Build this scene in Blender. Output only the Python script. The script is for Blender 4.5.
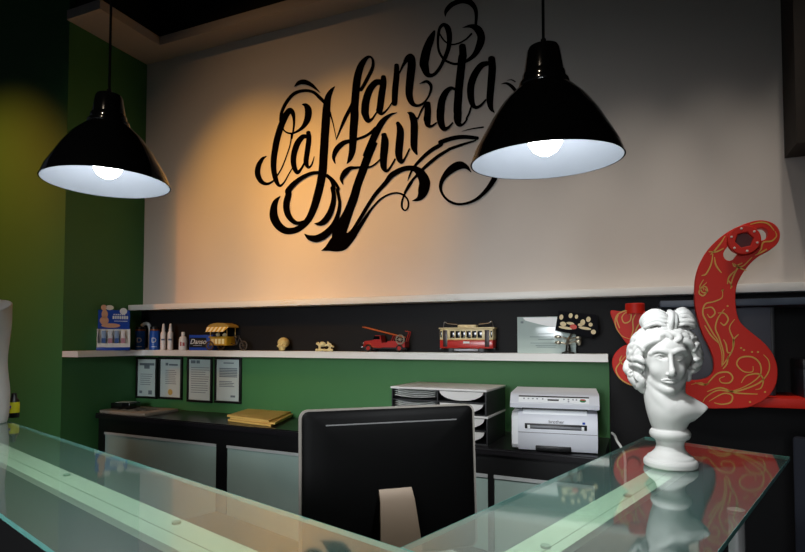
import bpy, bmesh, math, random
import numpy as np
from mathutils import Vector, Matrix
random.seed(7)
S = bpy.context.scene
COL = S.collection
PI = math.pi
for o in list(bpy.data.objects): bpy.data.objects.remove(o)

# ------------------------------------------------------------------ camera
F, CX, CY, PITCH, YAW = 552.4, 402.5, 320.2, .03646, .4019
CAM = np.array([0., -3.12, 1.45])
_c, _s, _cp, _sp = math.cos(YAW), math.sin(YAW), math.cos(PITCH), math.sin(PITCH)
RT = np.array([_c, _s, 0]); FW = np.array([-_s*_cp, _c*_cp, _sp]); UP = np.array([_s*_sp, -_c*_sp, _cp])
cd = bpy.data.cameras.new('camera'); cam = bpy.data.objects.new('camera', cd); COL.objects.link(cam)
cd.sensor_width = 36; cd.sensor_fit = 'HORIZONTAL'
cd.lens = F/805*36; cd.shift_y = (CY-276)/805; cd.clip_start = .02
cam.location = CAM; cam.rotation_euler = (PI/2+PITCH, 0, YAW)
S.camera = cam
S.view_settings.view_transform = 'Standard'; S.view_settings.look = 'None'
S.view_settings.gamma = 1; S.view_settings.use_curve_mapping = False
S.view_settings.exposure = 0.0

# ------------------------------------------------------------------ world and lights
w = bpy.data.worlds.new('room_ambience'); S.world = w; w.use_nodes = True
w.node_tree.nodes['Background'].inputs[0].default_value = (.75, .85, 1, 1)
w.node_tree.nodes['Background'].inputs[1].default_value = .025

def spot(name, loc, target, power, color, angle=60, blend=1.0, radius=.04):
    l = bpy.data.lights.new(name, 'SPOT'); l.energy = power; l.color = color
    l.spot_size = math.radians(angle); l.spot_blend = blend; l.shadow_soft_size = radius
    o = bpy.data.objects.new(name, l); COL.objects.link(o); o.location = loc
    o.rotation_euler = (Vector(target)-Vector(loc)).to_track_quat('-Z', 'Y').to_euler()
    return o
WARM = (1, .56, .165)
spot('warm_spotlight', (-2.55, -2.6, 4.2), (-2.42, 0, 2.3), 315, (1, .47, .06), 33)  # this and the next: assumed spots out of view, for the wall's warm pool
spot('warm_spotlight', (-1.75, -2.6, 4.2), (-1.74, 0, 2.32), 315, (1, .47, .06), 33)
spot('warm_spotlight', (-2.4, -2.2, 4.3), (-2.2, 0, 1.9), 45, (1, .55, .22), 75)  # wide soft spot added to spread the warm light across the wall
spot('wall_washer', (-4.3, -2.2, 3.4), (-4.25, -.64, 2.3), 150, (1, .33, .05), 66)  # assumed lamp out of view, for the yellow glow on the return wall
for x_, e_ in ((-.78, 50), (-.4, 86), (-.02, 100), (.36, 92), (.72, 70)):
    spot('unseen_spotlight', (x_, -1.0, 4.4), (x_, 0, 1.45), e_, (1, .9, .78), 26)  # added spots out of view, brightening the lower wall like bounce off the glass
spot('unseen_spotlight', (-1.0, -4.6, 3.9), (-.6, -1.2, 1.2), 60, (1, .82, .62), 60)
def area(name, loc, target, power, color, sx, sy):
    l = bpy.data.lights.new(name, 'AREA'); l.energy = power; l.color = color; l.shape = 'RECTANGLE'; l.size = sx; l.size_y = sy
    o = bpy.data.objects.new(name, l); COL.objects.link(o); o.location = loc
    o.rotation_euler = (Vector(target)-Vector(loc)).to_track_quat('-Z', 'Y').to_euler()
    return o
area('unseen_fill_light', (-1.2, -6.5, 1.9), (-1.6, 0, .55), 20, (.9, .95, 1), 2.6, 1.6).data.spread = math.radians(46)  # added fill light behind the camera, brightening the lower back of the room
BULB = 30.0; BEAM = 34

# ------------------------------------------------------------------ pixel helpers
def ray(u, v): return RT*((u-CX)/F)+FW-UP*((v-CY)/F)
def onY(u, v, Y): r = ray(u, v); return CAM+r*((Y-CAM[1])/r[1])
def onX(u, v, X): r = ray(u, v); return CAM+r*((X-CAM[0])/r[0])
def onZ(u, v, Z): r = ray(u, v); return CAM+r*((Z-CAM[2])/r[2])
def atd(u, v, t): return CAM+ray(u, v)*t

# ------------------------------------------------------------------ materials
def lin(h):
    h = h.lstrip('#'); c = [int(h[i:i+2], 16)/255 for i in (0, 2, 4)]
    return tuple(x/12.92 if x <= .04045 else ((x+.055)/1.055)**2.4 for x in c)+(1,)
MC = {}
def mat(name, hexc, rough=.5, metal=0, spec=.5, coat=0, noise=None, bump=0, nscale=30, emit=0):
    if name in MC: return MC[name]
    m = bpy.data.materials.new(name); m.use_nodes = True; N = m.node_tree.nodes; L = m.node_tree.links
    b = N['Principled BSDF']; c = lin(hexc)
    b.inputs['Base Color'].default_value = c; b.inputs['Roughness'].default_value = rough
    b.inputs['Metallic'].default_value = metal; b.inputs['Specular IOR Level'].default_value = spec
    b.inputs['Coat Weight'].default_value = coat; b.inputs['Coat Roughness'].default_value = .05
    if emit:
        b.inputs['Emission Color'].default_value = c; b.inputs['Emission Strength'].default_value = emit
    if noise or bump:
        tc = N.new('ShaderNodeTexCoord'); nz = N.new('ShaderNodeTexNoise'); nz.inputs['Scale'].default_value = nscale
        nz.inputs['Detail'].default_value = 5; L.new(tc.outputs['Object'], nz.inputs['Vector'])
        if noise:
            mx = N.new('ShaderNodeMix'); mx.data_type = 'RGBA'
            mx.inputs[6].default_value = c; mx.inputs[7].default_value = lin(noise)
            L.new(nz.outputs['Fac'], mx.inputs[0]); L.new(mx.outputs[2], b.inputs['Base Color'])
        if bump:
            bp = N.new('ShaderNodeBump'); bp.inputs['Strength'].default_value = bump; bp.inputs['Distance'].default_value = .004
            L.new(nz.outputs['Fac'], bp.inputs['Height']); L.new(bp.outputs['Normal'], b.inputs['Normal'])
    MC[name] = m; return m

def glass_mat():
    m = bpy.data.materials.new('green_counter_glass'); m.use_nodes = True; N = m.node_tree.nodes; L = m.node_tree.links
    N.remove(N['Principled BSDF']); out = N['Material Output']
    tr = N.new('ShaderNodeBsdfTransparent'); tr.inputs[0].default_value = (.88, .965, .92, 1)
    df = N.new('ShaderNodeBsdfDiffuse'); df.inputs[0].default_value = (.15, .40, .35, 1)
    tc = N.new('ShaderNodeTexCoord'); nz = N.new('ShaderNodeTexNoise'); nz.inputs['Scale'].default_value = 2.2; nz.inputs['Detail'].default_value = 4
    L.new(tc.outputs['Object'], nz.inputs['Vector'])
    mr = N.new('ShaderNodeMapRange'); mr.inputs['To Min'].default_value = .10; mr.inputs['To Max'].default_value = .2
    L.new(nz.outputs['Fac'], mr.inputs['Value'])
    m1 = N.new('ShaderNodeMixShader'); L.new(tr.outputs[0], m1.inputs[1]); L.new(df.outputs[0], m1.inputs[2])
    gl = N.new('ShaderNodeBsdfGlossy'); gl.inputs['Roughness'].default_value = .05; gl.inputs[0].default_value = (.93, 1, .97, 1)
    lw = N.new('ShaderNodeLayerWeight'); lw.inputs['Blend'].default_value = .5
    pw = N.new('ShaderNodeMath'); pw.operation = 'POWER'; pw.inputs[1].default_value = 2.55; L.new(lw.outputs['Facing'], pw.inputs[0])
    fr = N.new('ShaderNodeMath'); fr.operation = 'MULTIPLY_ADD'; fr.inputs[1].default_value = .93; fr.inputs[2].default_value = .05; L.new(pw.outputs[0], fr.inputs[0])
    ge = N.new('ShaderNodeNewGeometry'); iv = N.new('ShaderNodeMath'); iv.operation = 'SUBTRACT'; iv.inputs[0].default_value = 1
    L.new(ge.outputs['Backfacing'], iv.inputs[1])
    m3 = N.new('ShaderNodeMath'); m3.operation = 'MULTIPLY'; L.new(mr.outputs['Result'], m3.inputs[0]); L.new(iv.outputs[0], m3.inputs[1]); L.new(m3.outputs[0], m1.inputs[0])
    mu = N.new('ShaderNodeMath'); mu.operation = 'MULTIPLY'; L.new(fr.outputs[0], mu.inputs[0]); L.new(iv.outputs[0], mu.inputs[1])
    m2 = N.new('ShaderNodeMixShader'); L.new(mu.outputs[0], m2.inputs[0]); L.new(m1.outputs[0], m2.inputs[1])
    g2 = N.new('ShaderNodeBsdfGlossy'); g2.inputs['Roughness'].default_value = .38; g2.inputs[0].default_value = (.95, 1, .97, 1)
    m4 = N.new('ShaderNodeMixShader'); m4.inputs[0].default_value = .12; L.new(gl.outputs[0], m4.inputs[1]); L.new(g2.outputs[0], m4.inputs[2]); L.new(m4.outputs[0], m2.inputs[2])
    L.new(m2.outputs[0], out.inputs[0]); return m

def gradient_free_stripes(name, a, b, scale, axis='X'):
    m = bpy.data.materials.new(name); m.use_nodes = True; N = m.node_tree.nodes; L = m.node_tree.links
    bs = N['Principled BSDF']; tc = N.new('ShaderNodeTexCoord'); wv = N.new('ShaderNodeTexWave'); wv.bands_direction = axis
    wv.inputs['Scale'].default_value = scale; cr = N.new('ShaderNodeValToRGB'); cr.color_ramp.interpolation = 'CONSTANT'
    cr.color_ramp.elements[0].color = lin(a); cr.color_ramp.elements[1].color = lin(b); cr.color_ramp.elements[1].position = .5
    L.new(tc.outputs['Object'], wv.inputs['Vector']); L.new(wv.outputs['Fac'], cr.inputs[0]); L.new(cr.outputs[0], bs.inputs['Base Color'])
    return m

# ------------------------------------------------------------------ mesh helpers
class MB:
    def __init__(s): s.v = []; s.f = []
    def add(s, vs, fs, M=None):
        n = len(s.v)
        for p in vs:
            p = Vector(p); s.v.append(tuple(M @ p) if M is not None else tuple(p))
        s.f += [tuple(i+n for i in f) for f in fs]; return s
    def box(s, x0, x1, y0, y1, z0, z1, bev=0, M=None, seg=2):
        bm = bmesh.new(); bmesh.ops.create_cube(bm, size=1)
        for v in bm.verts: v.co = Vector(((x0+x1)/2+v.co.x*(x1-x0), (y0+y1)/2+v.co.y*(y1-y0), (z0+z1)/2+v.co.z*(z1-z0)))
        if bev: bmesh.ops.bevel(bm, geom=list(bm.edges), offset=bev, segments=seg, affect='EDGES', profile=.5)
        bm.verts.index_update()
        s.add([v.co for v in bm.verts], [[v.index for v in f.verts] for f in bm.faces], M); bm.free(); return s
    def lathe(s, prof, seg=32, M=None, sx=1, sy=1, cap=True):
        vs = []; fs = []; n = len(prof)
        for r, z in prof:
            for k in range(seg):
                a = 2*PI*k/seg; vs.append((r*math.cos(a)*sx, r*math.sin(a)*sy, z))
        for i in range(n-1):
            for k in range(seg):
                k2 = (k+1) % seg; fs.append((i*seg+k, i*seg+k2, (i+1)*seg+k2, (i+1)*seg+k))
        if cap and prof[0][0] > 1e-6: fs.append(tuple(range(seg))[::-1])
        if cap and prof[-1][0] > 1e-6: fs.append(tuple((n-1)*seg+k for k in range(seg)))
        return s.add(vs, fs, M)
    def cyl(s, p, q, r, seg=12):
        return s.tube([p, q], r, seg)
    def tube(s, pts, r, seg=8):
        pts = [Vector(p) for p in pts]; n = len(pts); rs = r if hasattr(r, '__len__') else [r]*n
        vs = []; fs = []; t0 = (pts[1]-pts[0]).normalized()
        up = Vector((0, 0, 1)) if abs(t0.z) < .9 else Vector((1, 0, 0)); nx = t0.cross(up).normalized()
        for i in range(n):
            t = (pts[min(i+1, n-1)]-pts[max(i-1, 0)]).normalized()
            nx = (nx-t*nx.dot(t)).normalized(); ny = t.cross(nx)
            for k in range(seg):
                a = 2*PI*k/seg; vs.append(pts[i]+(nx*math.cos(a)+ny*math.sin(a))*rs[i])
        for i in range(n-1):
            for k in range(seg):
                k2 = (k+1) % seg; fs.append((i*seg+k, i*seg+k2, (i+1)*seg+k2, (i+1)*seg+k))
        fs.append(tuple(range(seg))[::-1]); fs.append(tuple((n-1)*seg+k for k in range(seg)))
        return s.add(vs, fs)
    def prism(s, poly, z0, z1, M=None):           # poly in xy, extruded along z
        n = len(poly); vs = [(x, y, z0) for x, y in poly]+[(x, y, z1) for x, y in poly]
        fs = [tuple(range(n))[::-1], tuple(range(n, 2*n))]+[(i, (i+1) % n, n+(i+1) % n, n+i) for i in range(n)]
        return s.add(vs, fs, M)
    def ball(s, c, r, seg=16, rings=10, M=None):
        r = r if hasattr(r, '__len__') else (r, r, r)
        vs = [(c[0], c[1], c[2]-r[2])]; fs = []
        for i in range(1, rings):
            a = -PI/2+PI*i/rings
            for k in range(seg):
                b = 2*PI*k/seg; vs.append((c[0]+r[0]*math.cos(a)*math.cos(b), c[1]+r[1]*math.cos(a)*math.sin(b), c[2]+r[2]*math.sin(a)))
        vs.append((c[0], c[1], c[2]+r[2])); e = len(vs)-1
        for k in range(seg):
            k2 = (k+1) % seg; fs.append((0, 1+k2, 1+k)); b = 1+(rings-2)*seg; fs.append((b+k, b+k2, e))
            for i in range(rings-2): fs.append((1+i*seg+k, 1+i*seg+k2, 1+(i+1)*seg+k2, 1+(i+1)*seg+k))
        return s.add(vs, fs, M)
    def build(s, name, m, parent=None, loc=None, rz=0, sharp=35, fix=True):
        me = bpy.data.meshes.new(name); me.from_pydata(s.v, [], s.f)
        if fix:
            bm = bmesh.new(); bm.from_mesh(me); bmesh.ops.recalc_face_normals(bm, faces=bm.faces); bm.to_mesh(me); bm.free()
        me.polygons.foreach_set('use_smooth', [True]*len(me.polygons))
        me.set_sharp_from_angle(angle=math.radians(sharp))
        me.materials.append(m); o = bpy.data.objects.new(name, me); COL.objects.link(o)
        if parent is not None: o.parent = parent
        if loc is not None: o.location = loc
        if rz: o.rotation_euler = (0, 0, rz)
        return o

def thing(name, label, cat, loc=(0, 0, 0), rz=0, group=None):
    o = bpy.data.objects.new(name, None); COL.objects.link(o); o.location = loc; o.rotation_euler = (0, 0, rz)
    o.empty_display_size = .05
    return tag(o, label, cat, group)
def tag(o, label, cat, group=None):
    o['label'] = label; o['category'] = cat
    if group: o['group'] = group
    return o
def struct(o): o['kind'] = 'structure'; return o
def dup(root, loc, rz, label):
    r = root.copy(); COL.objects.link(r); r.location = loc; r.rotation_euler = (0, 0, rz); r['label'] = label
    for ch in list(root.children):
        c = ch.copy(); COL.objects.link(c); c.parent = r
        for g in list(ch.children):
            d = g.copy(); COL.objects.link(d); d.parent = c
    return r
def text(name, body, size, m, parent, M, depth=.0004, shear=0, align='CENTER'):
    cu = bpy.data.curves.new(name, 'FONT'); cu.body = body; cu.size = size; cu.extrude = depth; cu.shear = shear
    cu.align_x = align; cu.align_y = 'CENTER'
    t = bpy.data.objects.new(name, cu); COL.objects.link(t); bpy.context.view_layer.update()
    me = bpy.data.meshes.new_from_object(t.evaluated_get(bpy.context.evaluated_depsgraph_get()))
    bpy.data.objects.remove(t); me.transform(M); me.materials.clear(); me.materials.append(m)
    o = bpy.data.objects.new(name, me); COL.objects.link(o); o.parent = parent; return o
FRONT = Matrix.Rotation(PI/2, 4, 'X')           # xy plane -> faces -Y
def frontM(x, y, z, rz=0): return Matrix.Translation((x, y, z)) @ Matrix.Rotation(rz, 4, 'Z') @ FRONT

def plate(name, outer, holes, y0, y1, m, parent=None, bev=.003):   # outline in (x,z), thickness along y, with holes
    cu = bpy.data.curves.new(name, 'CURVE'); cu.dimensions = '2D'; cu.fill_mode = 'BOTH'
    cu.extrude = (y1-y0)/2-bev; cu.bevel_depth = bev; cu.bevel_resolution = 1; cu.offset = -bev
    for poly in [outer]+holes:
        sp = cu.splines.new('POLY'); sp.points.add(len(poly)-1); sp.use_cyclic_u = True
        for p, q in zip(sp.points, poly): p.co = (q[0], q[1], 0, 1)
    t = bpy.data.objects.new(name, cu); COL.objects.link(t); bpy.context.view_layer.update()
    me = bpy.data.meshes.new_from_object(t.evaluated_get(bpy.context.evaluated_depsgraph_get())); bpy.data.objects.remove(t)
    me.transform(Matrix.Translation((0, (y0+y1)/2, 0)) @ FRONT)
    me.polygons.foreach_set('use_smooth', [True]*len(me.polygons)); me.set_sharp_from_angle(angle=math.radians(35))
    me.materials.clear(); me.materials.append(m); o = bpy.data.objects.new(name, me); COL.objects.link(o)
    if parent is not None: o.parent = parent
    return o

def catmull(P, n=8, closed=False):
    P = [np.array(p, float) for p in P]; out = []; N = len(P)
    rng = range(N if closed else N-1)
    for i in rng:
        if closed: p0, p1, p2, p3 = P[i-1], P[i], P[(i+1) % N], P[(i+2) % N]
        else: p0, p1, p2, p3 = P[max(i-1, 0)], P[i], P[i+1], P[min(i+2, N-1)]
        for k in range(n):
            t = k/n; out.append(.5*((2*p1)+(-p0+p2)*t+(2*p0-5*p1+4*p2-p3)*t*t+(-p0+3*p1-3*p2+p3)*t**3))
    if not closed: out.append(P[-1])
    return out
def ribbon(mb, pts, to3d, n=7):              # pts (u,v,width) in pixels -> brush stroke on a surface
    c = catmull(pts, n); N = len(c); vs = []; fs = []
    for i in range(N):
        t = c[min(i+1, N-1)][:2]-c[max(i-1, 0)][:2]; l = math.hypot(*t) or 1; nx = np.array([-t[1], t[0]])/l
        h = max(c[i][2], .3)/2
        vs += [tuple(to3d(*(c[i][:2]+nx*h))), tuple(to3d(*(c[i][:2]-nx*h)))]
    fs = [(2*i, 2*i+1, 2*i+3, 2*i+2) for i in range(N-1)]
    for e, sg in ((0, -1), (N-1, 1)):           # round ends
        t = (c[1][:2]-c[0][:2]) if e == 0 else (c[-1][:2]-c[-2][:2]); l = math.hypot(*t) or 1; t = t/l; nx = np.array([-t[1], t[0]]); h = max(c[e][2], .3)/2
        b = len(vs); vs.append(tuple(to3d(*c[e][:2])))
        for k in range(7):
            a = PI*k/6; vs.append(tuple(to3d(*(c[e][:2]+nx*h*math.cos(a)+t*sg*h*.7*math.sin(a)))))
        fs += [(b, b+1+k, b+2+k) for k in range(6)]
    mb.add(vs, fs)

# ------------------------------------------------------------------ implicit sculpting
class SDF:
    def __init__(s, lo, hi, h):
        s.lo = np.array(lo, float); s.h = h; s.n = np.ceil((np.array(hi)-s.lo)/h).astype(int)+1
        s.F = np.full(s.n, 1.0); s.ax = [s.lo[i]+h*np.arange(s.n[i]) for i in range(3)]
    def sl(s, c, r):
        a = np.clip(np.floor((c-r-s.lo)/s.h).astype(int), 0, s.n); b = np.clip(np.ceil((c+r-s.lo)/s.h).astype(int)+1, 0, s.n)
        return tuple(slice(i, j) for i, j in zip(a, b))
    def ell(s, c, r, k=.01, sub=False):
        c = np.array(c, float); r = np.array(r if hasattr(r, '__len__') else (r,)*3, float)
        q = s.sl(c, r+2*k+3*s.h)
        if any(x.stop <= x.start for x in q): return
        X, Y, Z = np.meshgrid(s.ax[0][q[0]]-c[0], s.ax[1][q[1]]-c[1], s.ax[2][q[2]]-c[2], indexing='ij')
        k0 = np.sqrt((X/r[0])**2+(Y/r[1])**2+(Z/r[2])**2)+1e-9; k1 = np.sqrt((X/r[0]**2)**2+(Y/r[1]**2)**2+(Z/r[2]**2)**2)+1e-9
        d = k0*(k0-1)/k1; a = s.F[q]
        if sub: d = -d; hh = np.maximum(k-np.abs(a-d), 0)/k; s.F[q] = np.maximum(a, d)+hh*hh*k/4
        else: hh = np.maximum(k-np.abs(a-d), 0)/k; s.F[q] = np.minimum(a, d)-hh*hh*k/4
    def chain(s, pts, k=.005, n=6, sub=False, flat=1.0):   # pts (x,y,z,r)
        for p in catmull(pts, n): s.ell(p[:3], p[3], k, sub)
    def lathe(s, prof, k=.004):
        X, Y, Z = np.meshgrid(*s.ax, indexing='ij'); rho = np.sqrt(X*X+Y*Y)
        zs = [p[1] for p in prof]; rs = [p[0] for p in prof]
        d = np.maximum((rho-np.interp(Z, zs, rs))*.8, np.maximum(zs[0]-Z, Z-zs[-1]))
        hh = np.maximum(k-np.abs(s.F-d), 0)/k; s.F = np.minimum(s.F, d)-hh*hh*k/4
    def cut(s, p, n):
        X, Y, Z = np.meshgrid(*s.ax, indexing='ij'); n = np.array(n, float)/np.linalg.norm(n)
        s.F = np.maximum(s.F, (X-p[0])*n[0]+(Y-p[1])*n[1]+(Z-p[2])*n[2])
    def mesh(s, name, m, parent=None):
        Fd = s.F; I = Fd < 0; nx, ny, nz = [k-1 for k in Fd.shape]
        acc = np.zeros((nx, ny, nz, 3)); cnt = np.zeros((nx, ny, nz))
        for ax in range(3):
            for o1 in (0, 1):
                for o2 in (0, 1):
                    off = [0, 0, 0]; oth = [i for i in range(3) if i != ax]; off[oth[0]] = o1; off[oth[1]] = o2
                    A = Fd[off[0]:off[0]+nx, off[1]:off[1]+ny, off[2]:off[2]+nz]; off2 = list(off); off2[ax] += 1
                    B = Fd[off2[0]:off2[0]+nx, off2[1]:off2[1]+ny, off2[2]:off2[2]+nz]
                    x = (A < 0) != (B < 0); t = np.where(x, A/np.where(A-B == 0, 1, A-B), 0)
                    for i in range(3): acc[..., i] += np.where(x, (t if i == ax else off[i]), 0)
                    cnt += x
        idx = np.full((nx, ny, nz), -1); cells = np.argwhere(cnt > 0); idx[tuple(cells.T)] = np.arange(len(cells))
        V = s.lo+s.h*(cells+acc[tuple(cells.T)]/cnt[tuple(cells.T)][:, None])
        Q = []
        for ax in range(3):
            b, c = [(1, 2), (2, 0), (0, 1)][ax]
            sl0 = [slice(None)]*3; sl1 = [slice(None)]*3; sl0[ax] = slice(0, -1); sl1[ax] = slice(1, None)
            E = np.argwhere(I[tuple(sl0)] != I[tuple(sl1)])
            E = E[(E[:, b] > 0) & (E[:, c] > 0) & (E[:, b] < [nx, ny, nz][b]) & (E[:, c] < [nx, ny, nz][c])]
            if not len(E): continue
            def g(db, dc):
                e = E.copy(); e[:, b] += db; e[:, c] += dc; return idx[tuple(e.T)]
            q = np.stack([g(-1, -1), g(0, -1), g(0, 0), g(-1, 0)], 1); fl = ~I[tuple(E.T)]; q[fl] = q[fl][:, ::-1]
            Q.append(q[(q >= 0).all(1)])
        Q = np.concatenate(Q)
        me = bpy.data.meshes.new(name); me.from_pydata(V.tolist(), [], Q.tolist())
        me.polygons.foreach_set('use_smooth', [True]*len(me.polygons)); me.materials.append(m)
        o = bpy.data.objects.new(name, me); COL.objects.link(o)
        if parent is not None: o.parent = parent
        return o

# ------------------------------------------------------------------ common materials
WHITE_WALL = mat('white_wall_paint', '#cfc8c2', .75, noise='#c8c0ba', nscale=3)
GREEN = mat('green_wall_paint', '#3d7640', .6, noise='#386f3b', nscale=4)
BLACKP = mat('black_panel_paint', '#080709', .6, spec=.25)
CEIL = mat('black_ceiling_paint', '#060606', .9)
LEDGE = mat('ledge_plaster', '#b9ada6', .7)
SHELFW = mat('white_shelf_lacquer', '#e6e6e2', .35)
BROWN = mat('dark_brown_cladding', '#261b12', .85, noise='#150f0a', nscale=25)
BLACK = mat('black_plastic', '#0c0c0d', .4)
BLACKG = mat('black_gloss', '#050505', .12, coat=.6)
CHROME = mat('chrome', '#d8d8d8', .12, 1)
ALU = mat('brushed_aluminium', '#a9a9a9', .32, 1)
PLASTER = mat('white_plaster', '#b9b8b4', .65, noise='#b0afab', nscale=14)
GREY_L = mat('light_grey_plastic', '#d6d5d2', .4)
GREY_M = mat('mid_grey_plastic', '#9ea1a8', .42)
DARKGREY = mat('dark_grey_plastic', '#2a2b2e', .5)
RED = mat('red_lacquer', '#d4281a', .5, spec=.25)
GOLD = mat('gold_paint', '#d8a23f', .5)
PAPER = mat('white_paper', '#dfe2df', .6)
INK = mat('black_ink', '#23252a', .7)
BLUE = mat('blue_print', '#1444a8', .35)
CREAM = mat('cream_resin', '#d9cf9f', .5)

# ------------------------------------------------------------------ room
XL = -3.493
struct(MB().box(-7, 3, -8, .1, -.05, 0).build('floor', mat('dark_floor', '#2a2624', .4)))
struct(MB().box(XL-.1, 3, 0, .1, 0, 5).build('wall_back', WHITE_WALL))
struct(MB().box(XL-.1, XL, -.64, 0, 0, 5).build('wall_left', GREEN))
struct(MB().box(-7, XL-.1, -.64, -.54, 0, 5).build('wall_left_return', GREEN))
struct(MB().box(-7, 3, -8, .1, 5, 5.1).build('ceiling', CEIL))
struct(MB().box(1.9, 2.0, -8, 0, 0, 5).build('wall_right', mat('dark_brown_wall', '#2b221c', .8)))
struct(MB().box(XL, 1.9, -.012, 0, 1.36, 1.70).box(-.138, 1.9, -.012, 0, 0, 1.36).build('trim_1', BLACKP))
struct(MB().box(XL, -.138, -.045, 0, 0, 1.345).build('trim_2', GREEN))
led = MB().prism([(XL, 0), (XL, -.66), (-3.178, -.66), (-3.178, -.175), (.72, -.175), (.72, 0)], 3.60, 3.665)
struct(led.build('trim_3', LEDGE))
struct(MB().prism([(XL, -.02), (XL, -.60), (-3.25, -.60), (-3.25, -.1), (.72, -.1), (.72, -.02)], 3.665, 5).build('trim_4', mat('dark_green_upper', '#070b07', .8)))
p = onY(786, 60, -.25); q = onY(792, 147, -.25)
struct(MB().box(.66, 1.9, -.22, 0, 2.32, 5).build('trim_5', BROWN))

# shelves
ZS, ZT = 1.38, 1.713
t = thing('lower_display_shelf', 'lower white L-shaped wall shelf carrying the bottles and toy vehicles', 'shelf', (XL, 0, 1.34))
pts = [(0, 0), (0, -.64), (.15, -.64), (.15, -.22)]
for a in range(0, 7):
    an = PI-PI/2*a/6; pts.append((.22+.07*math.cos(an), -.22+.07*math.sin(an)))
pts += [(.22, -.15), (3.355, -.15), (3.355, 0)]
MB().prism(pts, 0, .04).build('board', SHELFW, t)
t = thing('upper_wall_shelf', 'upper long white wall shelf at the foot of the white wall', 'shelf', (XL, 0, 1.673))
MB().box(0, 5.3, -.135, 0, 0, .04, .002).build('board', SHELFW, t)

# ------------------------------------------------------------------ lettering painted on the wall
LET = mat('black_mural_paint', '#050303', .9, spec=0)
LAYER = [0]
def wallpt(u, v): return onY(u, v, -.002-.00012*LAYER[0])
def T(ox, oy, P): return [(ox+x/7.89, oy+y/7.89, w/7.89) for x, y, w in P]
t1 = lambda *P: T(250, 70, P); t2 = lambda *P: T(250, 130, P); t3 = lambda *P: T(260, 185, P); t4 = lambda *P: T(320, 40, P)
t5 = lambda *P: T(320, 100, P); t6 = lambda *P: T(400, 0, P); t7 = lambda *P: T(410, 50, P); t8 = lambda *P: T(350, 130, P)
t9 = lambda *P: T(420, 110, P); t10 = lambda *P: T(430, 150, P); t11 = lambda *P: T(330, 180, P)
mural = thing('wall_lettering', 'black calligraphic lettering La Mano Zurda painted on the white wall', 'lettering', wallpt(380, 130))
def word(name, strokes):
    mb = MB()
    for s in strokes: LAYER[0] += 1; ribbon(mb, [(x, y, w_*1.1) for x, y, w_ in s], wallpt)
    o = mb.build(name, LET, mural, fix=False); o.data.transform(Matrix.Translation(-mural.location)); return o
word('word_la', [
    t1((330, 540, 12), (345, 450, 14), (346, 380, 22), (335, 335, 34), (315, 318, 38), (290, 345, 44), (262, 400, 46), (235, 470, 46), (212, 552, 46))+t2((200, 140, 46), (187, 230, 44), (188, 320, 40), (207, 400, 34), (235, 440, 20), (270, 412, 12), (305, 350, 10), (332, 305, 8)),
    t2((328, 30, 12), (318, 110, 9), (290, 200, 9), (255, 290, 10), (215, 360, 12), (180, 405, 14), (130, 425, 22), (85, 402, 34), (60, 345, 40), (68, 280, 36), (98, 228, 24), (130, 207, 6)),
    t1((240, 425, 14), (242, 385, 22), (253, 325, 24), (290, 250, 25), (350, 185, 25), (430, 162, 22), (500, 175, 22), (550, 218, 26), (588, 255, 26)),
    t1((412, 272, 8), (440, 280, 34), (460, 318, 50), (452, 390, 46), (412, 455, 26), (350, 495, 15), (300, 497, 12), (265, 472, 12), (242, 430, 14)),
    t2((452, 52, 26), (415, 55, 36), (372, 110, 44), (345, 200, 42), (346, 280, 38), (372, 335, 28), (402, 308, 18), (428, 262, 14), (440, 225, 10)),
    t2((460, 18, 32), (464, 80, 38), (452, 170, 38), (442, 250, 36), (460, 295, 20), (487, 272, 12), (507, 210, 5))])
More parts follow.
